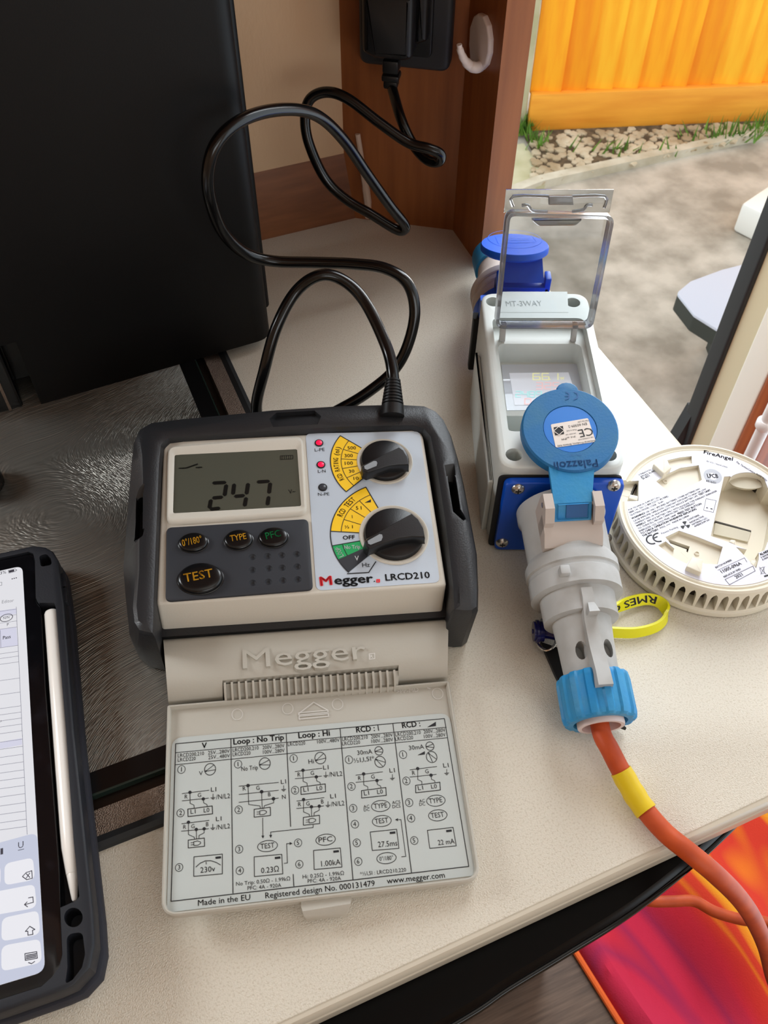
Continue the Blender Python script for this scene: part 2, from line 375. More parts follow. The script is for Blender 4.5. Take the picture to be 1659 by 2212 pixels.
dm_ = MB().loft([[(p.x, max(p.y, 0.105) if p.y < 0.12 else p.y, -0.20) for p in dp_], [(p.x, p.y + (0.003 if p.y < 0.12 else 0), -0.06) for p in dp_], [(p.x, p.y, -0.040) for p in dp_], [(p.x, p.y, -0.034) for p in dp_], [(q.x, q.y, -0.030) for q in inset(dp_, 0.003)]]); dm_.build('door', M['oven_black'], ov, VAN)
mat('oven_gloss', (6, 5, 5), 0.12, spec=0.4)
MB().tube([(p.x, p.y - 0.0005, -0.040) for p in bw[4:]], 0.0022, 10, 1).build('door_lip', M['oven_gloss'], ov, VAN)
MB().box((-0.32, 0.18, -0.9), (0.33, 0.66, -0.03)).box((-0.30, 0.12, -0.19), (0.30, 0.19, -0.03)).build('body', M['oven_body'], ov, VAN)
# ================================================================ outdoors
G = -1.2
struct(MB().box((-4, 0.76, G - 0.05), (7, 8, G)).build('ground', M['tarmac'], None, VAN))
f0 = Zp(1134, 285, G); f1 = Zp(1659, 262, G); fe = (f1 - f0).normalized()
FEN = frame(f0, fe, (0, 0, 1))
fn = thing('fence', FEN, 'orange-stained timber fence panel of overlapping upright boards', 'fence')
rail = MB().box((0, 0.0, 0.0), (2.6, 0.15, 0.03), 0.004).build('rail', M['fence_rail'], fn)
brd = None; x = 0.0; k = 0
bmb = MB(); bmb.loft([[(0, 0.14, -0.012), (0.104, 0.14, -0.012), (0.104, 0.14, 0.016), (0, 0.14, -0.002)], [(0, 2.0, -0.012), (0.104, 2.0, -0.012), (0.104, 2.0, 0.016), (0, 2.0, -0.002)]])
brd = bmb.build('board', M['fence'], fn)
for k in range(1, 28):
    c_ = dup(brd, fn, FEN @ Matrix.Translation((k * 0.090 + random.uniform(-.006, .006), 0, random.uniform(-.002, .002))))
    c_.material_slots[0].link = 'OBJECT'; c_.material_slots[0].material = M[('fence', 'fence_b', 'fence_c')[k * 7 % 5 % 3]]
post = MB(); a_ = FEN.inverted() @ Zp(1122, 285, G); post.prism(rnd([(-0.10, -0.02), (-0.008, -0.02), (-0.008, 0.10), (-0.10, 0.10)], 0.008), 0, 2.1)
po = post.build('concrete_post', M['concrete'], None, FEN @ Matrix.Rotation(-math.pi / 2, 4, 'X') @ Matrix.Scale(1, 4))
tag(po, 'pale weathered concrete post at the end of the orange fence', 'post')
# kerb, bed of gravel, concrete path
kb = [Zp(*p, G) for p in [(1100, 427), (1165, 402), (1400, 350), (1660, 293), (1800, 262)]]
kn = MB(); rings = []
for i, p in enumerate(kb):
    t = (kb[min(i + 1, 4)] - kb[max(i - 1, 0)]).normalized(); n = Vector((-t.y, t.x, 0))
    rings.append([p - n * 0.018, p - n * 0.018 + Vector((0, 0, 0.03)), p + n * 0.018 + Vector((0, 0, 0.03)), p + n * 0.018])
kn.loft(rings); tag(kn.build('kerb_edging', M['kerb']), 'pale narrow kerb edging between the gravel bed and tarmac', 'kerb', kind='structure')
bed = [Zp(*p, G) for p in [(1190, 402), (1400, 352), (1660, 295), (1800, 262), (1800, 235), (1134, 262), (1134, 300)]]
struct(MB().prism([(p.x, p.y) for p in bed], G, G + 0.02).build('soil_bed', M['soil']))
pth = [Zp(*p, G) for p in [(1060, 330), (1130, 318), (1190, 402), (1080, 440), (1020, 460)]]
struct(MB().prism([(p.x, p.y) for p in pth], G, G + 0.015).build('concrete_path', M['concrete']))
ico = bmesh.new(); bmesh.ops.create_icosphere(ico, subdivisions=1, radius=1); ico.verts.index_update()
iv = [v.co.copy() for v in ico.verts]; ift = [[v.index for v in f.verts] for f in ico.faces]; ico.free()
gm = MB()
for k in range(520):
    px = random.uniform(1150, 1740); yk = 405 - (px - 1165) * 0.213; yt = 288 - (px - 1134) * 0.04
    py = yt + (yk - 12 - yt) * random.random() ** 0.9; p = Zp(px, py, G + 0.02); r = random.uniform(0.007, 0.02)
    S = Matrix.Diagonal((r * random.uniform(.8, 1.4), r, r * random.uniform(.4, .8))); A_ = Matrix.Rotation(random.uniform(0, 6.28), 3, 'Z')
    gm.add([p + A_ @ S @ v for v in iv], ift)
tag(gm.build('gravel', M['stone_a']), 'pale pebbles scattered along the foot of the fence', 'gravel', kind='stuff')
gg = MB()
for cx, cy, n, sp in ((1128, 285, 70, 16), (1155, 312, 30, 14), (1560, 300, 60, 50), (1640, 285, 50, 30), (1330, 330, 25, 60)):
    for k in range(n):
        p = Zp(cx + random.gauss(0, sp), cy + random.gauss(0, 6), G + 0.015); h = random.uniform(0.03, 0.08); a = random.uniform(0, 6.28); d = Vector((math.cos(a), math.sin(a), 0)) * 0.005; l = Vector((random.gauss(0, .02), random.gauss(0, .02), h))
        gg.add([p - d, p + d, p + l * 0.6 + d * .5, p + l], [(0, 1, 2, 3)])
tag(gg.build('grass_tufts', M['grass']), 'green weeds and grass growing in the gravel by the fence', 'grass', kind='stuff')
# outside step: grey top with dark edge on two legs
sp_ = [Zp(*p, -0.95) for p in [(1462, 632), (1492, 607), (1560, 582), (1659, 557), (1790, 560), (1750, 800), (1640, 765), (1588, 735), (1500, 680)]]
st = thing('doorstep', Matrix.Translation((sp_[0].x + .3, sp_[0].y, G)), 'grey outdoor doorstep with a dark edge standing on the tarmac', 'step')
MB().prism(rnd([(p.x, p.y) for p in sp_], 0.02), -0.957, -0.95, 0.002).build('tread', M['step_grey'], st, Matrix())
MB().prism(rnd([(p.x, p.y) for p in sp_], 0.02), -1.0, -0.957).build('edge_band', M['step_edge'], st, Matrix())
for p in (sp_[2], sp_[6]):
    q = p + (Vector((1.0, 1.85, 0)) - p) * 0.35
    MB().box((q.x - .02, q.y - .02, G), (q.x + .02, q.y + .02, -1.0)).build('leg', M['step_edge'], st, Matrix())
wb = Zp(1700, 560, G)
o = MB().box((0, 0, 0), (0.22, 0.2, 0.10), 0.012).build('storage_box', M['white_plastic'], None, Matrix.Translation(wb) @ Matrix.Rotation(0.75, 4, 'Z'))
tag(o, 'white plastic box standing on the tarmac beyond the grey doorstep', 'box')
# ================================================================ towel on the floor
m = mat('towel', (230, 60, 30), 0.95, bump=0.6, bscale=500); nt = m.node_tree; b = nt.nodes['Principled BSDF']
tc = nt.nodes.new('ShaderNodeTexCoord'); mp = nt.nodes.new('ShaderNodeMapping'); mp.inputs['Rotation'].default_value = (0, 0, math.radians(-28)); nt.links.new(tc.outputs['Object'], mp.inputs[0])
mp.inputs['Scale'].default_value = (5.0, 1.5, 1)
wv = nt.nodes.new('ShaderNodeTexNoise'); wv.inputs['Scale'].default_value = 1.35; wv.inputs['Detail'].default_value = 2.0; wv.inputs['Distortion'].default_value = 0.6; nt.links.new(mp.outputs[0], wv.inputs[0])
sx_ = nt.nodes.new('ShaderNodeSeparateXYZ'); nt.links.new(tc.outputs['Object'], sx_.inputs[0]); gr1 = nt.nodes.new('ShaderNodeMath'); gr1.operation = 'MULTIPLY_ADD'; gr1.inputs[1].default_value = 0.55; nt.links.new(sx_.outputs['X'], gr1.inputs[0]); nt.links.new(wv.outputs[0], gr1.inputs[2])
gr2 = nt.nodes.new('ShaderNodeMath'); gr2.operation = 'MULTIPLY_ADD'; gr2.inputs[1].default_value = 0.22; nt.links.new(sx_.outputs['Y'], gr2.inputs[0]); nt.links.new(gr1.outputs[0], gr2.inputs[2])
rp = nt.nodes.new('ShaderNodeValToRGB'); cr = rp.color_ramp
for i, (ps, c) in enumerate([(0.0, (176, 36, 78)), (0.50, (198, 38, 70)), (0.545, (164, 36, 78)), (0.60, (204, 40, 60)), (0.655, (206, 46, 44)), (0.70, (212, 58, 34)), (0.725, (226, 112, 26)), (0.77, (210, 56, 36)), (0.84, (212, 60, 34)), (0.87, (228, 122, 28)), (0.93, (234, 158, 34)), (0.97, (210, 62, 36))]):
    e = cr.elements[i] if i < 2 else cr.elements.new(ps)
    e.position = ps; e.color = lin(c)
nt.links.new(gr2.outputs[0], rp.inputs[0]); nt.links.new(rp.outputs[0], b.inputs['Base Color'])
mat('towel_hem', (240, 110, 50), 0.95, bump=0.5, bscale=500)
e0 = Zp(1252, 2065, -0.895); e1 = Zp(1352, 2225, -0.895); ed = (e0 - e1).normalized(); en = Vector((ed.y, -ed.x, 0))
TW = frame(e1 - ed * 0.25 + Vector((0, 0, 0)), en, ed)
tw = MB(); NX, NY = 90, 110
def tz(x, y):
    s = 0.008 * math.sin(9 * x + 22 * y * 0.35 + 3 * math.sin(6 * x)) + 0.010 * math.sin(26 * (x * 0.8 - y * 0.55) + 1.2) * math.exp(-((x - 0.16) / 0.2) ** 2) + 0.006 * math.sin(31 * x + 8 * y)
    return max(0.0, min(1, x / 0.03)) * (0.03 + 2.2 * s) 
vs = [(x, y, 0.004 + max(0, tz(x, y))) for i in range(NX + 1) for j in range(NY + 1) for x, y in [(0.85 * i / NX, 1.3 * j / NY)]]
def inb(i, j): q = AB(TW @ Vector((0.85 * i / NX, 1.3 * j / NY, 0))); return q.y < 0.60 and q.x < 0.80 and not (q.y > 0.165 and q.x < 0.345)
fs = [(i * (NY + 1) + j, (i + 1) * (NY + 1) + j, (i + 1) * (NY + 1) + j + 1, i * (NY + 1) + j + 1) for i in range(NX) for j in range(NY) if inb(i, j) and inb(i + 1, j + 1) and inb(i, j + 1) and inb(i + 1, j)]
TW.translation.z = -0.9
to = thing('beach_towel', TW, 'red pink and orange beach towel spread rumpled on the floor', 'towel')
tm = tw.add(vs, fs).build('cloth', m, to, TW); md = tm.modifiers.new('thickness', 'SOLIDIFY'); md.thickness = 0.003; md.offset = 1
MB().tube([(-0.002, 1.3 * j / 60, 0.006) for j in range(61) if inb(0, int(j * NY / 60))], 0.0045, 8, 1).build('hem', M['towel_hem'], to, TW)
# ================================================================ hob with glass lid
mat('hob_glass', (158, 154, 146), 0.38, metal=0.85, col2=(118, 116, 110), vscale=6, lo=0.3, hi=0.7)
def swirl(m, strength):                       # fine brushed swirls: short hair-like strokes that turn slowly
    nt = m.node_tree; N = nt.nodes; L = nt.links; b = N['Principled BSDF']
    tc = N.new('ShaderNodeTexCoord'); nz = N.new('ShaderNodeTexNoise'); nz.inputs['Scale'].default_value = 4.5; nz.inputs['Detail'].default_value = 0.5; L.new(tc.outputs['Object'], nz.inputs[0])
    vr = N.new('ShaderNodeVectorRotate'); vr.rotation_type = 'Z_AXIS'; L.new(tc.outputs['Object'], vr.inputs['Vector'])
    mm = N.new('ShaderNodeMath'); mm.operation = 'MULTIPLY'; mm.inputs[1].default_value = 1.6; L.new(nz.outputs[0], mm.inputs[0]); L.new(mm.outputs[0], vr.inputs['Angle'])
    mp = N.new('ShaderNodeMapping'); mp.inputs['Scale'].default_value = (1500, 160, 1); L.new(vr.outputs[0], mp.inputs[0])
    n2 = N.new('ShaderNodeTexNoise'); n2.inputs['Scale'].default_value = 1.0; n2.inputs['Detail'].default_value = 1.0; L.new(mp.outputs[0], n2.inputs[0])
    bp = N.new('ShaderNodeBump'); bp.inputs['Strength'].default_value = strength; bp.inputs['Distance'].default_value = 0.0006; L.new(n2.outputs[0], bp.inputs['Height']); L.new(bp.outputs[0], b.inputs['Normal'])
swirl(M['hob_glass'], 1.0)
mat('glass_border', (14, 14, 15), 0.22)
mat('glass_edge', (28, 40, 35), 0.15)
mat('mesh_steel', (128, 112, 100), 0.34, metal=0.9, bump=0.8, bscale=1500)
mat('hob_pan', (54, 44, 38), 0.35, metal=0.6)
GA, GB, HX = 0.074, 0.2275, 0.0105
hb = thing('hob', VAN @ Matrix.Translation((-0.15, 0.4, 0)), 'inset hob under a brushed grey glass lid with black border', 'hob')
def hobpoly(d, r): return rnd([(-0.62, GB - d), (GA + d, GB - d), (GA + d, 0.62 + d), (-0.62, 0.62 + d)], [r, r, r, r], 8)
so, si = hobpoly(0.0355, 0.05), hobpoly(0.0290, 0.045)
def ringmesh(pa, wa, pb, wb, name, m, extra=None):
    rs = [[(p.x, p.y, wa) for p in pa]] + (extra or []) + [[(p.x, p.y, wb) for p in pb]]
    return MB().loft(rs, False, False)
sl = MB(); po_, pi_ = hobpoly(0.0265, 0.05), hobpoly(0.0190, 0.045); mid = hobpoly(0.0230, 0.047)
sl.loft([[(p.x, p.y, 0.0002) for p in po_], [(p.x, p.y, 0.003) for p in hobpoly(0.0258, 0.05)], [(p.x, p.y, 0.0042) for p in mid], [(p.x, p.y, 0.003) for p in pi_], [(p.x, p.y, 0.0) for p in pi_]], False, False)
sl.build('seal', M['rubber_seal'], hb, VAN)
rm = MB(); rm.loft([[(p.x, p.y, 0.0028) for p in hobpoly(0.0200, 0.045)], [(p.x, p.y, 0.0066) for p in hobpoly(0.0080, 0.04)], [(p.x, p.y, 0.0069) for p in hobpoly(0.0066, 0.04)], [(p.x, p.y, 0.0035) for p in hobpoly(0.0055, 0.04)]], False, False)
rm.build('steel_rim', M['mesh_steel'], hb, VAN)
MB().prism(hobpoly(0.006, 0.04), 0.0002, 0.0036).build('hob_pan', M['hob_pan'], hb, VAN)
gl = MB().prism(hobpoly(0, 0.012), HX - 0.005, HX - 0.0001, 0.0006, 2).build('glass_lid', M['glass_edge'], hb, VAN)
gp = hobpoly(-0.0012, 0.011); gq = hobpoly(-0.0135, 0.004)
MB().loft([[(p.x, p.y, HX) for p in gp], [(p.x, p.y, HX) for p in gq]], False, False).build('black_border', M['glass_border'], gl, VAN)
MB().add([(p.x, p.y, HX) for p in gq], [tuple(range(len(gq)))]).build('brushed_panel', M['hob_glass'], gl, VAN)
# ================================================================ tall black appliance standing on the hob lid
mat('matte_black', (8, 7, 7), 0.5, spec=0.25, bump=0.05, bscale=900)
mat('gloss_black', (8, 8, 9), 0.14)
s0 = Zp(95, 872, HX); s1 = s0 + Vector((0.905, 0.425, 0)) * 0.178
APP = frame((s0.x, s0.y, HX), (s1 - s0), (0, 0, 1))                    # x along the front, y up, z towards the viewer
APPZ = frame((s0.x, s0.y, HX), (s1 - s0), Vector((-0.425, 0.905, 0)))     # x along, y back, z up
ap = thing('box_appliance', APPZ, 'tall matte black box-shaped appliance standing on the hob lid', 'appliance')
pl = rnd([(-0.06, 0.0), (0.178, 0.0), (0.186, 0.030), (-0.06, 0.030)], [0.004, 0.014, 0.008, 0.004], 6)
o = MB().prism(pl, 0.0, 0.44, 0.004).build('front_panel', M['matte_black'], ap, APPZ)
cut(o, [MB().box((-0.30, -0.05, -0.02), (-0.002, 0.1, 0.060))])
MB().prism(rnd([(-0.06, 0.038), (0.192, 0.036), (0.196, 0.115), (-0.06, 0.115)], 0.008), 0.0, 0.43, 0.004).build('body', M['matte_black'], ap, APPZ)
MB().prism(rnd([(-0.055, 0.030), (0.176, 0.030), (0.176, 0.04), (-0.055, 0.04)], 0.001), 0.004, 0.42).build('seam', M['gloss_black'], ap, APPZ)
MB().prism(rnd([(-0.055, 0.004), (-0.014, 0.004), (-0.014, 0.03), (-0.055, 0.03)], 0.003), 0.0, 0.060, 0.002).build('foot', M['gloss_black'], ap, APPZ)
MB().box((-0.0245, 0.0015, 0.001), (-0.0225, 0.005, 0.058)).build('foot_strip', M['mesh_steel'], ap, APPZ)
o = MB().lathe([(0.0, 0), (0.012, 0), (0.0135, 0.002), (0.0135, 0.018), (0.011, 0.022), (0, 0.0225)], 28).build('control_knob', M['gloss_black'], None, Matrix.Translation(Zp(-32, 1052, HX)))
tag(o, 'small round black knob standing on the glass hob lid', 'knob')

# ================================================================ multifunction tester
mat('case_grey', (204, 198, 186), 0.5, bump=0.05, bscale=900)
mat('lid_grey', (180, 175, 164), 0.5, bump=0.04, bscale=900)
mat('bumper', (30, 31, 34), 0.42, spec=0.6, bump=0.12, bscale=900)
mat('keypad', (42, 44, 50), 0.6)
mat('button_black', (14, 14, 15), 0.25)
mat('label_silver', (186, 195, 206), 0.42)
mat('lid_label', (184, 189, 186), 0.4)
mat('lcd', (80, 80, 70), 0.12, spec=0.5, bump=0.0)
mat('ink_black', (22, 22, 26), 0.6)
mat('ink_lcd', (16, 17, 16), 0.3)
mat('ink_yellow', (250, 200, 20), 0.5)
mat('ink_amber', (245, 185, 40), 0.5)
mat('ink_green', (20, 160, 88), 0.5)
mat('ink_dark', (44, 46, 52), 0.5)
mat('ink_white', (235, 236, 238), 0.5)
mat('ink_red', (225, 40, 50), 0.5)
mat('led_red', (235, 25, 75), 0.3, emit=(255, 20, 70), estr=0.5)
mat('led_off', (60, 62, 68), 0.3)
mat('knob_black', (20, 20, 22), 0.3, bump=0.04, bscale=1200)
mat('pointer_grey', (140, 144, 148), 0.35)
WF = 0.046
fx, fy = Vector((0.990, 0.128, -0.059)), Vector((-0.108, 0.990, 0.092))
fn_ = fx.cross(fy).normalized()
T0 = Vector((-0.1267, 0.2734, 0.056)) - fn_ * WF
TES = frame(T0, fx, fy)
te = thing('circuit_tester', TES, 'grey electrical circuit tester in a black rubber bumper showing 247', 'tester')
t_ = lambda x, y, w=WF, c=c1: uv(TES, c(x, y), w)
# rubber bumper: U-shaped guard round the case
outer = [(215, 1195, .012), (140, 1168, .015), (95, 1130, .02), (62, 1060, .03), (45, 900, .04), (34, 760, .044), (45, 620, .046), (60, 420, .046), (70, 300, .046), (82, 205, .046), (105, 155, .046), (160, 122, .046), (300, 105, .046), (500, 86, .046), (700, 66, .046), (1000, 47, .046), (1250, 40, .046), (1380, 47, .046), (1435, 72, .046), (1472, 112, .046), (1502, 175, .046), (1530, 270, .046), (1560, 400, .046), (1590, 580, .044), (1612, 720, .042), (1616, 880, .04), (1602, 1010, .03), (1565, 1062, .02), (1520, 1090, .012)]
inner = [(1476, 1085, .012), (1490, 1000, .035), (1498, 850, .047), (1468, 560, .05), (1428, 300, .05), (1402, 175, .05), (1375, 142, .05), (1330, 128, .05), (1000, 136, .05), (600, 160, .05), (300, 178, .05), (240, 186, .05), (212, 212, .05), (203, 300, .05), (192, 600, .05), (184, 900, .047), (195, 1060, .035)]
up_ = [t_(x, y, w_) for x, y, w_ in outer + inner]
ridge = {2: .004, 3: .007, 4: .0105, 5: .0115, 6: .0105, 7: .008, 8: .0055}   # the left arm slopes outwards from a ridge
rw_ = {2: .014, 3: .016, 4: .018, 5: .022, 6: .030, 7: .039, 8: .044}
for i_ in ridge: up_[i_] = t_(outer[i_][0], outer[i_][1], rw_[i_])
rev_ = sarea(up_) < 0; nb_ = len(up_); pb_ = ccw(up_); idx_ = list(range(nb_))[::-1] if rev_ else list(range(nb_))
in1, in2, in3 = inset(pb_, 0.0014), inset(pb_, 0.0046), inset(pb_, 0.003); R2, R3, R4 = [], [], []
for j_, i_ in enumerate(idx_):
    if i_ in ridge:
        q = pb_[j_] + Vector((ridge[i_], 0)); d_ = Vector((0.0022, 0))
        R2.append((*pb_[j_], rw_[i_])); R3.append((*q, .0495)); R4.append((*(q + d_), .0515))
    else: R2.append((*pb_[j_], .0467)); R3.append((*in1[j_], .0500)); R4.append((*in2[j_], .0515))
bu = MB().loft([[(*p, .001) for p in in3], [(*p, .004) for p in pb_], R2, R3, R4]).build('rubber_bumper', M['bumper'], te, TES)
slotL = MB().prism(rnd([t_(88, 430, .05), t_(124, 420, .05), t_(122, 610, .05), t_(80, 620, .05)], 0.003), 0.030, 0.07)
slotR = MB().prism(rnd([t_(1483, 352, .05), t_(1520, 348, .05), t_(1545, 515, .05), t_(1510, 522, .05)], 0.003), 0.030, 0.07)
def wedge(p, q, r, s, d0, d1):                # ramped recess leading into a slot
    return MB().loft([[(*p, .0465 - d0), (*q, .0465 - d0), (*r, .0465 - d1), (*s, .0465 - d1)], [(*p, .07), (*q, .07), (*r, .07), (*s, .07)]])
wl = wedge(t_(84, 600, .05), t_(130, 590, .05), t_(122, 625, .05), t_(62, 675, .05), 0.004, -0.006)
wl2 = wedge(t_(75, 372, .05), t_(132, 385, .05), t_(126, 430, .05), t_(84, 435, .05), -0.006, 0.003)
wr = wedge(t_(1470, 300, .05), t_(1515, 292, .05), t_(1522, 352, .05), t_(1480, 356, .05), -0.006, 0.003)
wr2 = wedge(t_(1510, 515, .05), t_(1545, 505, .05), t_(1572, 552, .05), t_(1560, 560, .05), 0.004, -0.006)
notch = MB().loft([[(*t_(x, y, .05), z) for x, y, z in ((688, 100, .0500), (720, 72, .0470), (890, 62, .0470), (920, 88, .0500), (905, 122, .0500), (705, 134, .0500))], [(*t_(x, y, .05), .07) for x, y in ((688, 100), (720, 72), (890, 62), (920, 88), (905, 122), (705, 134))]])
cut(bu, [slotL, slotR, wl, wl2, wr, wr2, notch])
# lower case + upper case
lc = [t_(195, 200, .03), t_(1390, 140, .03), t_(1494, 992, .02), t_(203, 1084, .02)]
MB().prism(lc, 0.002, 0.024).build('lower_case', M['bumper'], te, TES)
fo = [(215, 190), (1372, 138), (1482, 842), (182, 926)]
topf = rnd([t_(*p) for p in fo], [0.007 if i in (2, 3) else 0.002 for i in range(4)], 6)
# rounded corners belong to the far edge
pts_ = [t_(*p) for p in fo]
cc = ccw(pts_); rad = [0.008 if p.y > 0.05 else 0.0025 for p in cc]
topf = rnd(cc, rad, 6)
fl, frr = t_(208, 1052, .020), t_(1478, 968, .020)
def foot_(p): 
    k = max(0.0, min(1.0, 1 - p.y / 0.02)); u_ = (p.x - cc[0].x)
    t = max(0, min(1, (p.x - fl.x) / (frr.x - fl.x))); return Vector((p.x, p.y + (fl.y + (frr.y - fl.y) * t) * k)) if k > 0 else p
uc = MB(); base_ = [foot_(p) for p in topf]
uc.loft([[(p.x, p.y, 0.016) for p in base_], [(p.x, p.y, 0.022) for p in base_], [(p.x, p.y, WF - 0.0012) for p in topf], [(p.x, p.y, WF - 0.0003) for p in inset(topf, 0.0006)], [(p.x, p.y, WF) for p in inset(topf, 0.0015)]])
uc.build('upper_case', M['case_grey'], te, TES)
# screen bezel, LCD
bo = rnd([t_(232, 222), t_(838, 170), t_(858, 528), t_(226, 575)], 0.006, 5)
lo_ = ccw([t_(265, 258), t_(812, 232), t_(830, 484), t_(258, 516)]); li = rnd(lo_, 0.0012, 5)
def al(ps):                                   # start both rings at the same corner
    k = min(range(len(ps)), key=lambda i: ps[i].x + ps[i].y); return ps[k:] + ps[:k]
bo, li = al(bo), al(li)
bz = MB(); bi = [q + (p - q) * 0.72 for p, q in zip(bo, li)]; bi2 = [q + (p - q) * 0.60 for p, q in zip(bo, li)]
bz.loft([[(p.x, p.y, WF - 0.0006) for p in bo], [(p.x, p.y, WF + 0.0012) for p in [q + (p_ - q) * 0.93 for p_, q in zip(bo, li)]], [(p.x, p.y, WF + 0.0024) for p in bi], [(p.x, p.y, WF + 0.0024) for p in bi2], [(p.x, p.y, WF + 0.0003) for p in li]], False, False)
bz.build('screen_bezel', M['case_grey'], te, TES)
sc = MB().prism(inset(li, -0.0008), WF - 0.0002, WF + 0.0004).build('lcd_screen', M['lcd'], te, TES)
ik = Ink(TES, d1, WF + 0.0006); sg = 0.0024
for pts in [[(1188, 1668), (1268, 1664)], [(1268, 1674), (1257, 1742)], [(1187, 1752), (1250, 1746)], [(1182, 1758), (1172, 1812)], [(1174, 1815), (1235, 1808)],
            [(1312, 1670), (1304, 1734)], [(1310, 1743), (1372, 1737)], [(1390, 1667), (1380, 1733)], [(1379, 1746), (1369, 1800)],
            [(1437, 1662), (1512, 1657)], [(1514, 1664), (1506, 1728)], [(1505, 1740), (1497, 1794)]]:
    a, b = ik.q(pts[0]), ik.q(pts[1]); e = (b - a).normalized(); n = Vector((-e.y, e.x)) * sg / 2
    ik.lay([a, a + e * sg * .4 - n, b - e * sg * .4 - n, b, b - e * sg * .4 + n, a + e * sg * .4 + n], [(0, 1, 2, 3, 4, 5)])
ik.text('V~', (1618, 1728), (1656, 1724), 24)
ik.line([(1003, 1585), (1050, 1583)], 0.0007); ik.line([(1045, 1583), (1105, 1562)], 0.0009); ik.line([(1098, 1581), (1130, 1579)], 0.0007)
ik.poly([(1000, 1586), (1030, 1580), (1028, 1588)]); ik.poly([(1096, 1582), (1118, 1576), (1117, 1585)])
ik.line([(1570, 1515), (1640, 1512), (1640, 1532), (1570, 1536)], 0.0003, True)
for k in range(5): ik.line([(1580 + 12 * k, 1515), (1580 + 12 * k, 1535)], 0.0003)
ik.build('lcd_digits', M['ink_lcd'], sc)
# keypad
kp = rnd([t_(228, 585), t_(862, 546), t_(884, 863), t_(224, 916)], 0.0035, 5)
kpo = MB().prism(kp, WF - 0.001, WF + 0.0016, 0.0007, 2).build('keypad', M['keypad'], te, TES)
dm = MB(); KW = WF + 0.0016
dots = [(612, 712), (680, 708), (743, 704), (810, 699), (612, 770), (685, 763), (745, 760), (813, 755), (613, 828), (683, 823), (748, 817), (815, 812)]
for p in dots:
    q = t_(*p, KW); dm.lathe([(0.0, -0.0014), (0.0012, -0.0012), (0.0019, -0.0006), (0.0024, 0.0005), (0.0, 0.0006)], 14, Matrix.Translation((q.x, q.y, KW)))
cut(kpo, [dm])
q = t_(385, 790, KW)
MB().lathe([(0.036, -0.0006), (0.0345, 0.0003), (0.033, 0.0006), (0.031, 0.0001), (0.0295, -0.0006)], 40, Matrix.Translation((q.x, q.y, KW)), 1.0, 0.82).build('button_surround', M['keypad'], kpo, TES) if False else None
for (x, y, rx, ry, body, p0, p1, cap, mt) in [(347, 640, 66, 42, '0°/180°', (300, 664), (388, 645), 30, 'ink_amber'), (550, 628, 64, 43, 'TYPE', (515, 642), (586, 630), 27, 'ink_amber'),
        (707, 617, 66, 43, 'PFC', (675, 632), (741, 618), 30, 'ink_green'), (378, 800, 101, 66, 'TEST', (308, 825), (438, 800), 38, 'ink_amber')]:
    hgt = 0.0026 if rx < 90 else 0.0036; c0 = t_(x, y + 4, KW + hgt * .6); ux = (t_(x + rx, y, KW) - t_(x, y, KW)).length; uy = (t_(x, y - ry, KW) - t_(x, y, KW)).length
    bt = MB().lathe([(1.06, -0.0006), (1.05, 0.0003), (1.0, 0.0005), (0.99, hgt * 0.5), (0.95, hgt * 0.75), (0.85, hgt * 0.92), (0.6, hgt), (0.0, hgt)], 36, Matrix.Translation((c0.x, c0.y, KW)), ux, uy).build('button', M['button_black'], kpo, TES)
    bt['label'] = 'oval black button marked ' + body
    WORLD[bt] = TES
    k_ = Ink(TES, c1, KW + hgt + 0.0002); k_.text(body, p0, p1, cap, 0.004); o = k_.build('button_legend', M[mt], kpo)
# silver front label with printed dials
la = rnd([t_(850, 160), t_(1362, 150), t_(1452, 826), t_(898, 863)], [0.004] * 4, 5)
lab = MB().prism(la, WF - 0.0002, WF + 0.0003).build('front_label', M['label_silver'], te, TES)
LW = WF + 0.00045
K1c, K2c = t_(947, 424, LW, e5), t_(1057, 1300, LW, e5)
def pol(p, c): v = t_(*p, LW, e5) - c; return v.length, math.atan2(v.y, v.x) % (2 * math.pi)
def sector(ink, c, r0, r1, a0, a1, n=16, dz=0.0):
    A = [a0 + (a1 - a0) * k / n for k in range(n + 1)]
    ink.upoly([c + Vector((math.cos(a), math.sin(a))) * r1 for a in A] + [c + Vector((math.cos(a), math.sin(a))) * r0 for a in A[::-1]], dz)
def arcline(ink, c, r, a0, a1, wd, n=20):
    P = [c + Vector((math.cos(a0 + (a1 - a0) * k / n), math.sin(a0 + (a1 - a0) * k / n))) * r for k in range(n + 1)]
    for i in range(n): ink.quad(P[i], P[i + 1], wd)
def spoke(ink, c, a, r0, r1, wd): v = Vector((math.cos(a), math.sin(a))); ink.quad(c + v * r0, c + v * r1, wd)
r1o = pol((298, 430), K1c)[0]; r1i = pol((425, 424), K1c)[0]; r1k = pol((612, 424), K1c)[0]
r2o = pol((298, 1290), K2c)[0]; r2i = pol((425, 1280), K2c)[0]; r2k = pol((640, 1300), K2c)[0]
ye, bk, gn, dk, wh = (Ink(TES, e5, LW + d) for d in (0, 0.00012, 0, 0, 0.00012))
aT, aB = pol((405, 112), K1c)[1], pol((472, 798), K1c)[1]
sector(ye, K1c, r1k * 0.98, r1o, aT, aB, 24)
for r_ in (r1o,): arcline(bk, K1c, r_, aT, aB, 0.0006)
arcline(bk, K1c, r1i, aT, aB, 0.0004)
for a_ in (aT, aB): spoke(bk, K1c, a_, r1k, r1o, 0.0006)
for p in ((430, 275), (425, 395), (430, 512), (478, 627)): spoke(bk, K1c, pol(p, K1c)[1], r1k, r1i, 0.0004)
A0, A1, A2, A3, A4, A5 = [pol(p, K2c)[1] for p in ((703, 703), (300, 1258), (322, 1432), (380, 1600), (500, 1762), (755, 1748))]
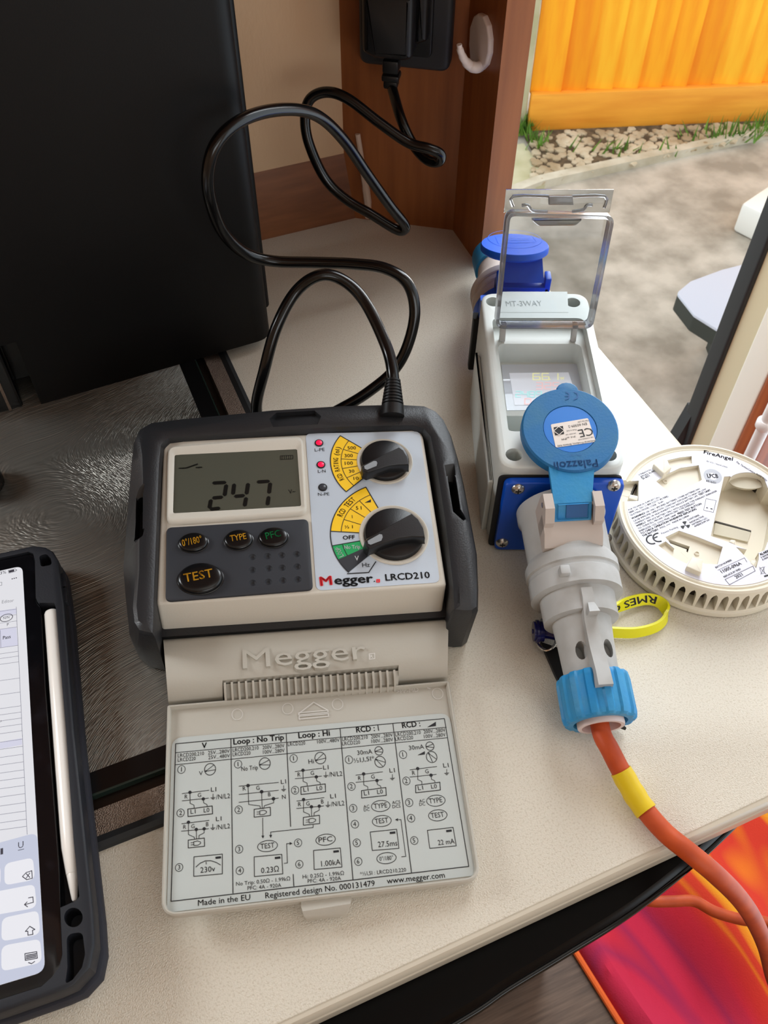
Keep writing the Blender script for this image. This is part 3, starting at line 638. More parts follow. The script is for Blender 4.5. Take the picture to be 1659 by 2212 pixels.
sector(ye, K2c, r2k * 0.98, r2o, A0, A1, 20); arcline(bk, K2c, r2o, A0, A4, 0.0006, 40); arcline(bk, K2c, r2i, A0, A1, 0.0004); spoke(bk, K2c, A0, r2k, r2o, 0.0006)
for p in ((628, 880), (525, 985), (458, 1118)): spoke(bk, K2c, pol(p, K2c)[1], r2k, r2i, 0.0004)
spoke(bk, K2c, A1, r2k, r2o, 0.0005); spoke(bk, K2c, A2, r2k, r2o, 0.0005)
sector(gn, K2c, r2k * 0.98, r2o, A2, A3, 8); sector(dk, K2c, r2k * 0.98, r2o, A3, A4, 8)
arcline(bk, K2c, pol((465, 1480), K2c)[0], A2, A3, 0.0004, 6)
bk.line([(500, 1765), (755, 1750), (840, 1622)], 0.0006)
bk.text('500', (503, 282), (604, 280), 38, 0.008); bk.text('300', (467, 374), (566, 372), 38, 0.008); bk.text('100', (470, 465), (568, 462), 38, 0.008); bk.text('30', (520, 560), (586, 556), 36, 0.008); bk.text('10', (576, 645), (636, 641), 36, 0.008)
bk.text('½ I', (470, 1225), (566, 1222), 36, 0.008); bk.ctext('I', (559, 1103), 38); bk.text('5 I', (602, 1000), (670, 998), 40, 0.008); bk.poly([(705, 918), (782, 876), (780, 912)])
bk.text('OFF', (447, 1358), (592, 1350), 46, 0.02); bk.text('Hz', (680, 1687), (770, 1682), 50)
bk.text('L-PE', (112, 305), (230, 297), 36); bk.text('L-N', (150, 560), (242, 555), 36); bk.text('N-PE', (150, 835), (286, 828), 36)
# curved legends along the dial fans
def arctext(ink, body, c, r, a_start, a_end, cap, bold=0.01):
    n = len(body); 
    for k, ch in enumerate(body):
        if ch == ' ': continue
        a = a_start + (a_end - a_start) * (k + 0.5) / n; v, f = glyph(ch, bold); x0 = min(p[0] for p in v); x1 = max(p[0] for p in v)
        e = Vector((-math.sin(a), math.cos(a))) * (1 if a_end > a_start else -1); nn = Vector((-e.y, e.x)); s_ = cap / CAPH; o_ = c + Vector((math.cos(a), math.sin(a))) * r - nn * cap / 2
        sp_w = abs(a_end - a_start) * r / n * 0.86; sx_ = min(s_, sp_w / max(x1 - x0, 1e-6))
        ink.lay([o_ + e * (p[0] - (x0 + x1) / 2) * sx_ + nn * p[1] * s_ for p in v], f)
arctext(bk, 'RCD RATING (mA)', K1c, (r1o + r1i) / 2, pol((430, 655), K1c)[1] , pol((400, 250), K1c)[1], 0.0031)
arctext(bk, 'RCD TEST', K2c, (r2o + r2i) / 2, pol((400, 1080), K2c)[1], pol((572, 860), K2c)[1], 0.0034)
wh.text('No Trip', (465, 1472), (655, 1462), 42, 0.02); wh.text('V', (590, 1608), (640, 1606), 54, 0.02)
arctext(wh, 'LOOP', K2c, pol((400, 1500), K2c)[0], pol((412, 1575), K2c)[1], pol((380, 1450), K2c)[1], 0.0028)
rd = Ink(TES, e5, LW + 0.00012); rd.text('M', (175, 1910), (325, 1895), 105, 0.04); rd.line([(853, 1838), (882, 1836), (882, 1862), (853, 1864)], 0.0008, True)
bk.text('egger', (345, 1893), (812, 1866), 100, 0.03); bk.text('.', (815, 1864), (832, 1862)); bk.text('LRCD210', (957, 1848), (1490, 1815), 76, 0.02)
bk.line([(850 + 0, 0), (850, 0)], 0.0001)
ye.build('dial_print_yellow', M['ink_yellow'], lab); bk.build('dial_print_black', M['ink_black'], lab); gn.build('dial_print_green', M['ink_green'], lab); dk.build('dial_print_dark', M['ink_dark'], lab); wh.build('dial_print_white', M['ink_white'], lab); rd.build('brand_print_red', M['ink_red'], lab)['kind'] = 'stuff'
for (x, y, mt) in ((161, 205, 'led_red'), (184, 465, 'led_red'), (206, 735, 'led_off')):
    q = t_(x, y, LW, e5); o = MB().lathe([(0.0021, -0.0003), (0.0021, 0.0003), (0.0018, 0.0009), (0.001, 0.0012), (0, 0.0013)], 20, Matrix.Translation((q.x, q.y, LW))).build('indicator_lamp', M[mt], te, TES)
    MB().lathe([(0.0023, -0.0004), (0.0028, -0.0004), (0.0028, 0.0003), (0.0023, 0.0004)], 20, Matrix.Translation((q.x, q.y, LW))).build('lamp_ring', M['ink_black'], o, TES)
# rotary knobs
def knob(c, R, top, bot_scale, win, name_lab):
    Mx = Matrix.Translation((c.x, c.y, WF))
    kb_ = MB().lathe([(R * 0.80, 0.0002), (R * 0.86, 0.0004), (R * 0.9, 0.0012), (R * 0.97, 0.0015), (R, 0.0008), (R, -0.0005)], 48, Mx).build('dial_ring', M['case_grey'], te, TES)
    kn_ = MB().lathe([(R * 0.86, 0.0001), (R * 0.86, 0.0018), (R * 0.83, 0.0030), (R * 0.78, 0.0034), (0, 0.0034)], 48, Mx).build('knob', M['knob_black'], te, TES); kn_['label'] = name_lab
    HT = WF + 0.0105
    tp = ccw([uv(TES, e5(*p), HT) for p in top]); g = [Vector((sum(p.x for p in tp) / len(tp), sum(p.y for p in tp) / len(tp)))][0]
    bt = [g + (p - g) * bot_scale for p in tp]; gm_ = MB()
    gm_.loft([[(p.x, p.y, WF + 0.003) for p in bt], [(p.x, p.y, WF + 0.006) for p in [g + (p - g) * (bot_scale * .35 + .65) for p in tp]], [(p.x, p.y, HT - 0.0008) for p in tp], [(p.x, p.y, HT) for p in inset(tp, 0.0006)]])
    gm_.build('grip', M['knob_black'], kn_, TES)
    wi = Ink(TES, e5, HT + 0.0002); wi.poly(win); wi.build('pointer_mark', M['pointer_grey'], kn_)
knob(K1c, r1k, [(672, 478), (700, 452), (900, 352), (1118, 248), (1170, 285), (1215, 360), (1236, 462), (1120, 462), (1000, 476), (860, 520), (740, 560), (690, 535)], 1.04,
     [(700, 478), (815, 418), (845, 420), (858, 442), (848, 478), (735, 524), (706, 512)], 'black rotary knob for the trip rating')
knob(K2c, r2k, [(708, 1370), (740, 1335), (1000, 1190), (1270, 1040), (1350, 1110), (1405, 1210), (1428, 1330), (1280, 1320), (1120, 1340), (930, 1400), (760, 1470), (720, 1430)], 1.04,
     [(742, 1372), (885, 1292), (915, 1298), (922, 1328), (905, 1370), (778, 1420), (748, 1406)], 'larger black rotary knob for the test mode')
# ---- flip lid with hinge block, lying open in front
L0 = Vector((-0.1127, 0.2072, 0.0192)); LID = frame(L0, (0.988, 0.141, -0.065), (-0.119, 0.993, 0.014))
l_ = lambda x, y, w=0.0: uv(LID, c2(x, y), w)
lo4 = ccw([l_(90, 398, .003), l_(1420, 282, .003), l_(1571, 1222, .003), l_(60, 1400, .003)])
rad = [0.0085 if p.y < -0.03 else 0.0015 for p in lo4]
LO = rnd(lo4, rad, 7); lid = MB()
lid.loft([[(p.x, p.y, -0.0035) for p in inset(LO, 0.001)], [(p.x, p.y, -0.0025) for p in LO], [(p.x, p.y, 0.0022) for p in LO], [(p.x, p.y, 0.003) for p in inset(LO, 0.0007)], [(p.x, p.y, 0.003) for p in inset(LO, 0.0013)], [(p.x, p.y, 0.0022) for p in inset(LO, 0.0017)], [(p.x, p.y, -0.0004) for p in inset(LO, 0.0020)]])
lo_obj = lid.build('flip_lid', M['lid_grey'], te, LID); lo_obj['label'] = 'open flip lid with printed instructions'
lb = rnd([l_(112, 556), l_(1420, 436), l_(1548, 1202), l_(88, 1378)], [0.001, 0.001, 0.006, 0.006], 5)
lbp = MB().prism(lb, -0.0006, 0.0).build('instruction_label', M['lid_label'], lo_obj, LID)
# latch tab on the free edge
tb = MB(); rows = [((720, 1322), (956, 1290), .0006), ((722, 1352), (958, 1318), .0005), ((728, 1372), (955, 1336), .001), ((736, 1395), (948, 1362), -.001), ((752, 1412), (936, 1385), -.004)]
rings = []
for (a, b, w_) in rows:
    A_, B_ = l_(*a, w_), l_(*b, w_); rings.append([(A_.x, A_.y, w_), (B_.x, B_.y, w_), (B_.x, B_.y, w_ - 0.0025), (A_.x, A_.y, w_ - 0.0025)])
tb.loft(rings).build('latch_tab', M['lid_grey'], lo_obj, LID)
# moulded arrow, ejector rings and material mark
em = Ink(LID, c2, 0.0002)
em.line([(710, 440), (780, 386), (848, 424)], 0.0006); em.line([(710, 436), (848, 424), (848, 433), (710, 446)], 0.0005, True); em.line([(712, 452), (850, 440), (850, 452), (712, 466)], 0.0005, True)
for p in ((420, 443), (658, 416), (893, 395), (1365, 345)): em.ring(p, 25, 25, 0.0003)
em.text('>PP-MD', (1172, 346), (1276, 336), 20); em.text('-', (1310, 330), (1326, 336))
mat('emboss', (206, 202, 196), 0.45)
em.build('moulded_marks', M['emboss'], lo_obj)['kind'] = 'stuff'
# hinge block
hbk = MB(); colsx = [(72, 100, 95, 385), (345, 78, 352, 362), (1183, 18, 1180, 286), (1416, 0, 1412, 268)]
rws = [(-0.06, .006), (0.0, .0125), (0.04, .0145), (0.30, .0148), (0.58, .0135), (0.72, .0110), (0.88, .0070), (1.0, .0015)]
gridp = []
for fr_, w_ in rws:
    rowp = []
    for (xa, ya, xb, yb) in colsx:
        q = l_(xa + (xb - xa) * fr_, ya + (yb - ya) * fr_, w_); rowp.append((q.x, q.y, w_))
    gridp.append(rowp)
v_ = [p for r in gridp for p in r]; nb = len(v_); v_ += [(p[0], p[1], -0.0035) for p in v_]; f_ = []
keep = {(i, j) for i in range(len(rws) - 1) for j in range(3) if not (j == 1 and i >= 5)}
for (i, j) in keep:
    a, b, c, d = i * 4 + j, i * 4 + j + 1, (i + 1) * 4 + j + 1, (i + 1) * 4 + j; f_ += [(a, b, c, d), (a + nb, d + nb, c + nb, b + nb)]
    for (ni, nj, e1_, e2_) in ((i - 1, j, a, b), (i + 1, j, c, d), (i, j - 1, d, a), (i, j + 1, b, c)):
        if (ni, nj) not in keep: f_.append((e2_, e1_, e1_ + nb, e2_ + nb))
hk = MB().add(v_, f_).build('hinge_block', M['lid_grey'], te, LID, ang=50)
# raised brand lettering
vv, ff = glyph('Megger', 0.0); a, b = l_(447, 229, .015), l_(1032, 181, .015); e = (b - a).normalized(); n = Vector((-e.y, e.x)); x0 = min(p[0] for p in vv); x1 = max(p[0] for p in vv); sx = (b - a).length / (x1 - x0)
sy = (l_(460, 140, .015) - l_(460, 228, .015)).length / CAPH; E_ = MB()
def emb(vv, ff, a, sx, sy, h0, h1):
    base = [a + e * (p[0] - x0) * sx + n * p[1] * sy for p in vv]; nbb = len(base); ec = {}
    for f in ff:
        for k in range(len(f)): 
            s_ = (f[k], f[(k + 1) % len(f)]); ec[tuple(sorted(s_))] = ec.get(tuple(sorted(s_)), []) + [s_]
    side = [(s_[0][1], s_[0][0], s_[0][0] + nbb, s_[0][1] + nbb) for s_ in ec.values() if len(s_) == 1]
    E_.add([(p.x, p.y, h1) for p in base] + [(p.x, p.y, h0) for p in base], list(ff) + side)
emb(vv, ff, a, sx, sy, 0.0120, 0.01555)
E_.build('raised_lettering', M['lid_grey'], hk, LID, ang=30)
ri = Ink(LID, c2, 0.0154); ri.line([(1042, 158), (1068, 155), (1069, 180), (1043, 183)], 0.0004, True); ri.text('R', (1047, 178), (1062, 176), 15); ri.build('raised_mark', M['emboss'], hk)
# comb of hinge fins
p0_, p1_ = (366, 306, 394), (1162, 243, 332); fin = None; NF = 25
for k in range(NF):
    t = k / (NF - 1); x = p0_[0] + (p1_[0] - p0_[0]) * t; yt = p0_[1] + (p1_[1] - p0_[1]) * t; yb = p0_[2] + (p1_[2] - p0_[2]) * t
    a, b = l_(x, yt - 12, .010), l_(x + 2, yb, .001)
    if fin is None:
        Lf = (a - b).length; mbf = MB(); pr = [(0, 0.0), (0.0015, 0.0045), (Lf * .45, 0.0085), (Lf, 0.0105), (Lf, 0.0), ]
        mbf.loft([[(-0.0006, y, z) for y, z in pr], [(0.0006, y, z) for y, z in pr]])
        fin = mbf.build('fin', M['lid_grey'], hk, LID @ Matrix.Translation((b.x, b.y, -0.0002))); 
    else: dup(fin, hk, LID @ Matrix.Translation((b.x, b.y, -0.0002)))
cb = [l_(352, 320, .001), l_(1183, 252, .001), l_(1178, 345, 0), l_(362, 405, 0)]
ra_, rb_, rc_2, rd_ = l_(352, 302, .0075), l_(1183, 237, .0075), l_(1178, 322, .0006), l_(362, 386, .0006)
MB().loft([[(ra_.x, ra_.y, .0075), (rb_.x, rb_.y, .0075), (rb_.x, rb_.y, -.002), (ra_.x, ra_.y, -.002)], [(rd_.x, rd_.y, .0006), (rc_2.x, rc_2.y, .0006), (rc_2.x, rc_2.y, -.002), (rd_.x, rd_.y, -.002)]]).build('fin_gap_backing', M['lid_grey'], hk, LID)  # sloped plate added behind the fins so their gaps come out lighter
MB().prism([l_(350, 296, .009), l_(1184, 230, .009), l_(1184, 250, .009), l_(350, 316, .009)], -0.003, 0.0035).build('hinge_bar', M['lid_grey'], hk, LID)
# printed instructions
P = Ink(LID, c2, 0.00015); W1, W2 = 0.00042, 0.00032
P.line([(130, 582), (1397, 463), (1512, 1160), (108, 1325)], W1, True); P.line([(129, 624), (1406, 504)], W2); P.line([(127, 681), (1413, 553)], W2)
for s_ in ([(390, 558), (400, 1286)], [(651, 534), (672, 972)], [(684, 1198), (687, 1253)], [(905, 510), (966, 1223)], [(1154, 487), (1242, 1190)]): P.line(s_, W1)
TX = [('V', (253, 603), (277, 601), 25, .022), ('Loop : No Trip', (402, 586), (641, 563), 26, .022), ('Loop : Hi', (709, 556), (858, 543), 26, .022), ('RCD :', (982, 529), (1070, 521), 26, .022), ('RCD :', (1199, 508), (1285, 499), 26, .022),
  ('Made in the EU', (235, 1346), (482, 1318), 27, .003), ('Registered design No. 000131479', (553, 1311), (1070, 1252), 27, .003), ('www.megger.com', (1127, 1242), (1400, 1213), 27, .003),
  ('No Trip: 0.50Ω - 1.99kΩ', (415, 1252), (670, 1226), 18, 0), ('PFC: 4A - 920A', (469, 1272), (628, 1257), 18, 0), ('Hi: 0.25Ω - 1.99kΩ', (729, 1218), (924, 1200), 18, 0), ('PFC: 4A - 920A', (753, 1239), (910, 1224), 18, 0), ('*½I,5I : LRCD210,220', (1000, 1205), (1217, 1184), 18, 0),
  ('V', (240, 731), (258, 729), 19, 0), ('No Trip', (440, 711), (518, 703), 21, 0), ('Hi', (757, 677), (782, 674), 21, 0), ('30mA', (987, 635), (1058, 628), 21, 0), ('½I,I,5I*', (972, 672), (1068, 660), 21, 0), ('30mA', (1231, 612), (1302, 605), 21, 0),
  ('AC', (1016, 886), (1044, 883), 14, 0), ('DC', (1018, 901), (1045, 898), 14, 0), ('ACS', (1151, 867), (1190, 863), 15, 0), ('DCS', (1153, 886), (1191, 882), 15, 0), ('AC', (1279, 859), (1306, 856), 14, 0), ('DC', (1280, 875), (1307, 872), 14, 0),
  ('230v', (246, 1191), (316, 1183), 26, 0), ('0.23Ω', (533, 1193), (617, 1184), 26, 0), ('1.00kA', (817, 1161), (908, 1151), 26, 0), ('27.5ms', (1085, 1070), (1176, 1062), 26, 0), ('22 mA', (1368, 1060), (1446, 1052), 24, 0)]
for (x, y, dx) in ((140, 646, 0), (399, 620, 0), (916, 569, 0), (1167, 547, 0)):
    TX += [('LRCD200,210', (x, y), (x + 124 - x * .004, y - 11), 17, 0), ('LRCD220', (x, y + 21), (x + 84, y + 13), 17, 0)]
TX += [('LRCD220', (659, 593), (741, 586), 17, 0), ('100V...480V', (798, 581), (904, 572), 17, 0)]
for (x, y, s1_, s2_) in ((282, 633, '25V...280V', '25V...480V'), (540, 608, '200V...280V', '100V...280V'), (1052, 557, '200V...280V', '100V...280V'), (1300, 534, '200V...280V', '100V...280V')):
    TX += [(s1_, (x, y), (x + 103, y - 9), 17, 0), (s2_, (x + 2, y + 22), (x + 104, y + 13), 17, 0)]
for a in TX: P.text(*a)
P.ctext('I', (1087, 520), 26)
P.poly([(1315, 504), (1357, 478), (1357, 498)]); P.poly([(1270, 636), (1305, 617), (1305, 632)])
for d, pts in (('1', ((157, 703), (424, 678), (686, 651), (947, 657), (1202, 633))), ('2', ((153, 908), (427, 893), (693, 801), (959, 783), (1218, 757))), ('3', ((146, 1165), (429, 1079), (967, 886), (1231, 859))), ('4', ((432, 1180), (975, 961), (1240, 933))), ('5', ((707, 1049), (984, 1049), (1255, 1038))), ('6', ((713, 1150), (991, 1137)))):
    for x, y in pts: P.ring((x, y), 17.5, 18.5, 0.00028); P.ctext(d, (x, y + 10), 21)
for x, y, r, a in ((292, 702, 26, 205), (550, 675, 26, 195), (812, 649, 26, 210), (1088, 615, 19, 190), (1094, 667, 25, 150), (1329, 593, 19, 190), (1337, 644, 25, 130)):
    P.ring((x, y), r, r * 1.05, 0.00035); A = math.radians(a); P.disc((x + r * .82 * math.cos(A), y - r * .82 * math.sin(A)), r * .16)
    for da in (150, 205): P.line([(x + r * .9 * math.cos(A), y - r * .9 * math.sin(A)), (x + r * .95 * math.cos(A + math.radians(da)), y - r * .95 * math.sin(A + math.radians(da)))], 0.0003)
for x, y, rx, s_, cp in ((563, 1064, 47, 'TEST', 24), (837, 1034, 46, 'PFC', 24), (1097, 875, 44, 'TYPE', 24), (1102, 946, 45, 'TEST', 24), (1124, 1121, 46, '0°/180°', 20), (1357, 850, 44, 'TYPE', 24), (1366, 919, 44, 'TEST', 24)):
    P.ring((x, y), rx, 26, 0.00032); P.text(s_, (x - rx * .70, y + 14), (x + rx * .70, y + 7), cp)
def earth(x, y):
    P.line([(x, y - 18), (x, y)], 0.00028)
    for k, l in ((0, 11), (4, 7), (8, 3)): P.line([(x - l, y + k + l * .1), (x + l, y + k - l * .1)], 0.00026)
def circA(x, y, tail=True):
    P.line([(x - 37, y + 6), (x + 90, y - 10)], 0.0003); P.line([(x - 37, y + 40), (x + 88, y + 27)], 0.0003); P.disc((x, y), 8); P.disc((x + 63, y + 31), 8)
    P.line([(x, y), (x + 1, y + 52), (x + 19, y + 60), (x + 20, y + 76)], 0.0003); P.line([(x + 63, y + 31), (x + 65, y + 50), (x + 80, y + 57), (x + 82, y + 68)], 0.0003)
    P.line([(x - 10, y + 79), (x + 105, y + 64), (x + 107, y + 101), (x - 9, y + 114)], 0.0004, True)
    P.text('L1', (x + 3, y + 102), (x + 27, y + 99), 20); P.text('L0', (x + 65, y + 95), (x + 92, y + 92), 20); P.text('R', (x - 25, y + 30), (x - 11, y + 29), 19); P.text('G', (x + 37, y + 23), (x + 53, y + 21), 19)
def plug(x, y):
    P.line([(x, y), (x + 76, y - 10), (x + 77, y + 29), (x, y + 37)], 0.00036, True)
    P.line([(x + 26, y + 8), (x + 44, y + 4), (x + 58, y + 9), (x + 58, y + 16), (x + 46, y + 24), (x + 27, y + 26)], 0.0003, True); P.line([(x + 12, y + 13), (x + 26, y + 12)], 0.00026); P.line([(x + 12, y + 23), (x + 27, y + 21)], 0.00026)
def circB(x, y, lx):
    P.line([(x - 32, y + 7), (x + 97, y - 9)], 0.0003); P.line([(x - 33, y + 42), (x + 95, y + 30)], 0.0003)
    for a, b in ((0, 0), (37, 34), (74, 31)): P.disc((x + a, y + b), 8)
    P.line([(x, y), (x, y + 58), (x + 27, y + 70), (x + 28, y + 80)], 0.0003); P.line([(x + 37, y + 34), (x + 38, y + 80)], 0.0003); P.line([(x + 74, y + 31), (x + 74, y + 50), (x + 50, y + 62), (x + 49, y + 78)], 0.0003)
    plug(x - 1, y + 84); P.text('R', (x - 25, y + 32), (x - 11, y + 31), 19); P.text('G', (x + 13, y + 29), (x + 29, y + 27), 19); P.text('B', (x + 83, y + 19), (x + 95, y + 18), 19); P.text('L1', (x + lx, y - 5), (x + lx + 26, y - 8), 20)
circA(197, 811); P.text('L1', (296, 808), (321, 806), 20); P.text('/N/L2', (320, 844), (386, 838), 22); earth(306, 836)
circB(190, 952, 130); P.text('/N/L2', (320, 987), (386, 980), 22); earth(305, 979)
circA(730, 707); P.text('L1', (826, 704), (851, 702), 20); P.text('/N/L2', (852, 738), (916, 733), 22); earth(838, 732)
circB(733, 845, 127); P.text('/N/L2', (862, 878), (926, 872), 22); earth(848, 872)
circA(1016, 724); P.text('L1', (1139, 718), (1164, 716), 20); earth(1152, 744)
circA(1271, 699); P.text('L1', (1393, 694), (1418, 692), 20); earth(1408, 720)
P.line([(428, 782), (615, 764)], 0.0003); P.line([(428, 821), (615, 801)], 0.0003); P.line([(428, 858), (615, 838)], 0.0003)
for p in ((471, 779), (535, 808), (591, 841)): P.disc(p, 8.5)
P.text('R', (447, 803), (461, 801), 19); P.text('G', (510, 800), (526, 798), 19); P.text('B', (566, 830), (578, 829), 19); P.text('L1', (627, 772), (651, 769), 20); P.text('N', (632, 843), (649, 841), 20); earth(639, 797)
P.line([(471, 779), (474, 868), (527, 875), (530, 888)], 0.0003); P.line([(535, 808), (538, 888)], 0.0003); P.line([(591, 841), (592, 860), (548, 874), (544, 888)], 0.0003); plug(500, 891)
def head(x, y, dx, dy): P.poly([(x + dx * 14, y + dy * 14), (x - dy * 7, y + dx * 7), (x + dy * 7, y - dx * 7)])
P.line([(540, 932), (541, 1016)], 0.0003); head(541, 1015, 0, 1); P.line([(778, 965), (778, 977), (578, 998), (578, 1014)], 0.0003); head(578, 1012, 0, 1)
P.line([(641, 1146), (657, 1144), (653, 1053), (668, 1052)], 0.0003); head(667, 1052, 1, 0); P.line([(1195, 1115), (1215, 1113), (1192, 939), (1180, 940)], 0.0003); head(1178, 940, -1, 0)
for q4 in (((216, 1115), (350, 1102), (350, 1195), (215, 1207)), ((500, 1115), (630, 1103), (635, 1195), (501, 1208)), ((780, 1085), (906, 1073), (914, 1163), (783, 1175)), ((1047, 998), (1172, 985), (1183, 1075), (1057, 1085)), ((1317, 990), (1438, 976), (1453, 1063), (1328, 1075))):
    P.line(q4, 0.00034, True); x, y = q4[1]; P.poly([(x - 33, y + 13), (x - 7, y + 10), (x - 6, y + 20), (x - 32, y + 23)])
P.line([(225, 1163), (245, 1145), (270, 1134), (295, 1133), (320, 1141), (341, 1153)], 0.00034); P.line([(273, 1138), (274, 1150)], 0.0003)
P.build('printed_instructions', M['ink_black'], lbp)
# ================================================================ tablet in a rubber case
mat('case_rubber', (30, 32, 38), 0.5, spec=0.4, bump=0.06, bscale=900)
mat('case_cover', (34, 35, 44), 0.75)
mat('tablet_glass', (12, 12, 15), 0.1, col2=(26, 26, 31), vscale=60, lo=0.55, hi=0.8)
mat('screen_white', (48, 48, 52), 0.25, emit=(229, 229, 234), estr=0.92)
mat('screen_key_bg', (40, 42, 48), 0.25, emit=(200, 205, 224), estr=0.92)
mat('screen_key', (50, 50, 54), 0.25, emit=(234, 234, 240), estr=0.95)
mat('screen_tint', (46, 46, 52), 0.25, emit=(216, 216, 234), estr=0.9)
mat('screen_line', (120, 122, 140), 0.3)
mat('screen_ink', (60, 60, 72), 0.3)
mat('screen_grey', (150, 152, 160), 0.3)
mat('stylus_white', (236, 232, 226), 0.22)
TZ = 0.034
s_tr, s_br = Zp(48, 1222, TZ), Zp(97, 2098, TZ); ey_ = (s_tr - s_br).normalized(); ex_ = Vector((ey_.y, -ey_.x, 0))
TAB = frame((s_br.x, s_br.y, TZ), ex_, ey_)                     # origin at the lit screen's lower right corner
tb_ = lambda x, y, c=c6, w=0.0: uv(TAB, c(x, y), w)
tab = thing('tablet', TAB @ Matrix.Translation((-0.08, 0.11, -0.024)), 'tablet in a black rubber case showing a form and keyboard', 'tablet')
SH = (s_tr - s_br).length; SWD = 0.162
right_edge = [tb_(*p) for p in [(150, 62), (205, 68), (240, 88), (262, 125), (290, 330), (335, 900), (378, 1300), (420, 1700), (428, 1850), (405, 1960), (330, 2040), (250, 2075)]]
lx = -SWD - 0.014; yt_ = right_edge[0].y - 0.0005; yb_ = min(p.y for p in right_edge) - 0.001
outl = right_edge + [Vector((-0.02, yb_)), Vector((lx + 0.012, yb_)), Vector((lx, yb_ + 0.012)), Vector((lx, yt_ - 0.012)), Vector((lx + 0.012, yt_))]
cs = MB().prism(outl, -0.0135, 0.0012, 0.0018, 3, 0.003).build('case', M['case_rubber'], tab, TAB)
gr_ = [tb_(*p) for p in [(130, 92), (152, 100), (160, 135), (164, 300), (170, 316), (186, 335), (205, 700), (240, 1150), (266, 1500), (274, 1690), (284, 1900), (274, 1950), (240, 2000), (190, 2045)]]
gl_x = -SWD - 0.0085; gy1 = gr_[0].y; gy0 = min(p.y for p in gr_) 
pocket = gr_ + [Vector((gl_x + .01, gy0 - .002)), Vector((gl_x, gy0 + 0.008)), Vector((gl_x, gy1 - 0.01)), Vector((gl_x + .01, gy1))]
chan = [tb_(*p) for p in [(180, 322), (246, 322), (254, 345), (300, 900), (335, 1400), (356, 1600), (360, 1640), (345, 1660), (300, 1680), (272, 1692), (240, 1150), (205, 700)]]
hole = [tb_(333 + 42 * math.cos(k * .35), 1735 + 44 * math.sin(k * .35)) for k in range(18)]
slot1 = rnd([tb_(*p) for p in [(302, 1810), (374, 1800), (386, 1900), (372, 1960), (330, 2015), (296, 2035), (306, 1960)]], 0.003)
slot0 = rnd([tb_(*p) for p in [(178, 110), (212, 102), (232, 122), (236, 152), (186, 160)]], 0.002)
cut(cs, [MB().prism(pocket, -0.006, 0.02), MB().prism(chan, -0.010, 0.02), MB().prism(hole, -0.0115, 0.02), MB().prism(slot1, -0.0105, 0.02), MB().prism(slot0, -0.009, 0.02)])
MB().prism([p + Vector((0.0012, -0.0012)) if p.x > -0.05 else p for p in outl], -0.0235, -0.0137, 0.002, 2, 0.002).build('folded_cover', M['case_cover'], tab, TAB)
gs = MB().prism(inset(ccw(pocket), 0.0003), -0.0059, -0.0004, 0.0006, 2).build('glass', M['tablet_glass'], tab, TAB)
for k in range(2):
    q = tb_(272 + 6 * k, 205 + 60 * k); MB().box((q.x - 0.001, q.y - 0.006, -0.008), (q.x + 0.0022, q.y + 0.006, -0.003), 0.0006).build('side_key', M['case_rubber'], tab, TAB)
scr = MB().prism(rnd([(-SWD, 0), (0, 0), (0, SH), (-SWD, SH)], 0.0045, 6), -0.0004, -0.00015).build('screen', M['screen_white'], gs, TAB)
S = lambda d=0.0: Ink(TAB, c6, -0.00005 + d)
kbk = S(); ktop = tb_(120, 1362).y
kbk.upoly(rnd([(-SWD, 0), (0, 0), (0, ktop), (-SWD, ktop)], 0.004, 5)); kbk.build('keyboard_panel', M['screen_key_bg'], gs)
for (a, b, c, d) in (((20, 1490), (148, 1462), (158, 1562), (20, 1588)), ((-160, 1530), (2, 1496), (2, 1594), (-160, 1630)), ((-140, 1640), (155, 1582), (166, 1688), (-140, 1742)), ((8, 1735), (172, 1700), (182, 1808), (6, 1840)), ((-160, 1768), (-8, 1738), (-8, 1844), (-160, 1874)), ((6, 1860), (180, 1828), (190, 1935), (6, 1975)), ((-160, 1892), (-8, 1862), (-8, 1978), (-160, 2010))):
    kk = S(0.0001); kk.upoly(rnd([kk.q(p) for p in (a, b, c, d)], 0.003, 4)); kk.build('key', M['screen_key'], gs)
tt = S(0.00004); tt.upoly([tt.q(p) for p in [(-100, 450), (73, 425), (80, 508), (-100, 535)]]); tt.poly([(-100, 366), (73, 342), (74, 366), (-100, 392)]); tt.poly([(-60, 955), (98, 925), (100, 955), (-60, 985)]); tt.build('shaded_row', M['screen_tint'], gs)['kind'] = 'stuff'
ln = S(0.0001)
xr = lambda y: 73 + (y - 330) * 0.0463
for y in (345, 370, 398, 425, 508, 535, 556, 582, 655, 718, 780, 808, 835, 862, 892, 930, 962, 998, 1032, 1068, 1102, 1138, 1175, 1215, 1253, 1290, 1322):
    x = xr(y); ln.line([(-180, y + (x + 180) * 0.14), (x, y)], 0.00022)
ln.line([(73, 335), (122, 1358)], 0.00022); ln.line([(1, 440), (4, 520)], 0.0002)
ln.build('form_lines', M['screen_line'], gs)
ti = S(0.00012); ti.text('Pass', (13, 482), (48, 475), 15, 0.012); ti.text('P', (32, 421), (40, 419), 12); ti.text('N/N', (14, 391), (42, 386), 10); ti.text('3%', (0, 190), (28, 184), 13); ti.text('I', (2, 1450), (14, 1447), 28); ti.text('U', (82, 1422), (106, 1416), 28); ti.line([(82, 1430), (107, 1424)], 0.0003)
ti.ring((29, 384), 27, 16, 0.0004); ti.poly([(39, 172), (63, 166), (65, 176), (41, 182)]); ti.line([(37, 170), (68, 163), (71, 176), (40, 184)], 0.0002, True); ti.poly([(72, 167), (75, 166), (76, 172), (73, 173)])
for k in range(3): ti.disc((55 + 9 * k, 209 - 2.2 * k), 3)
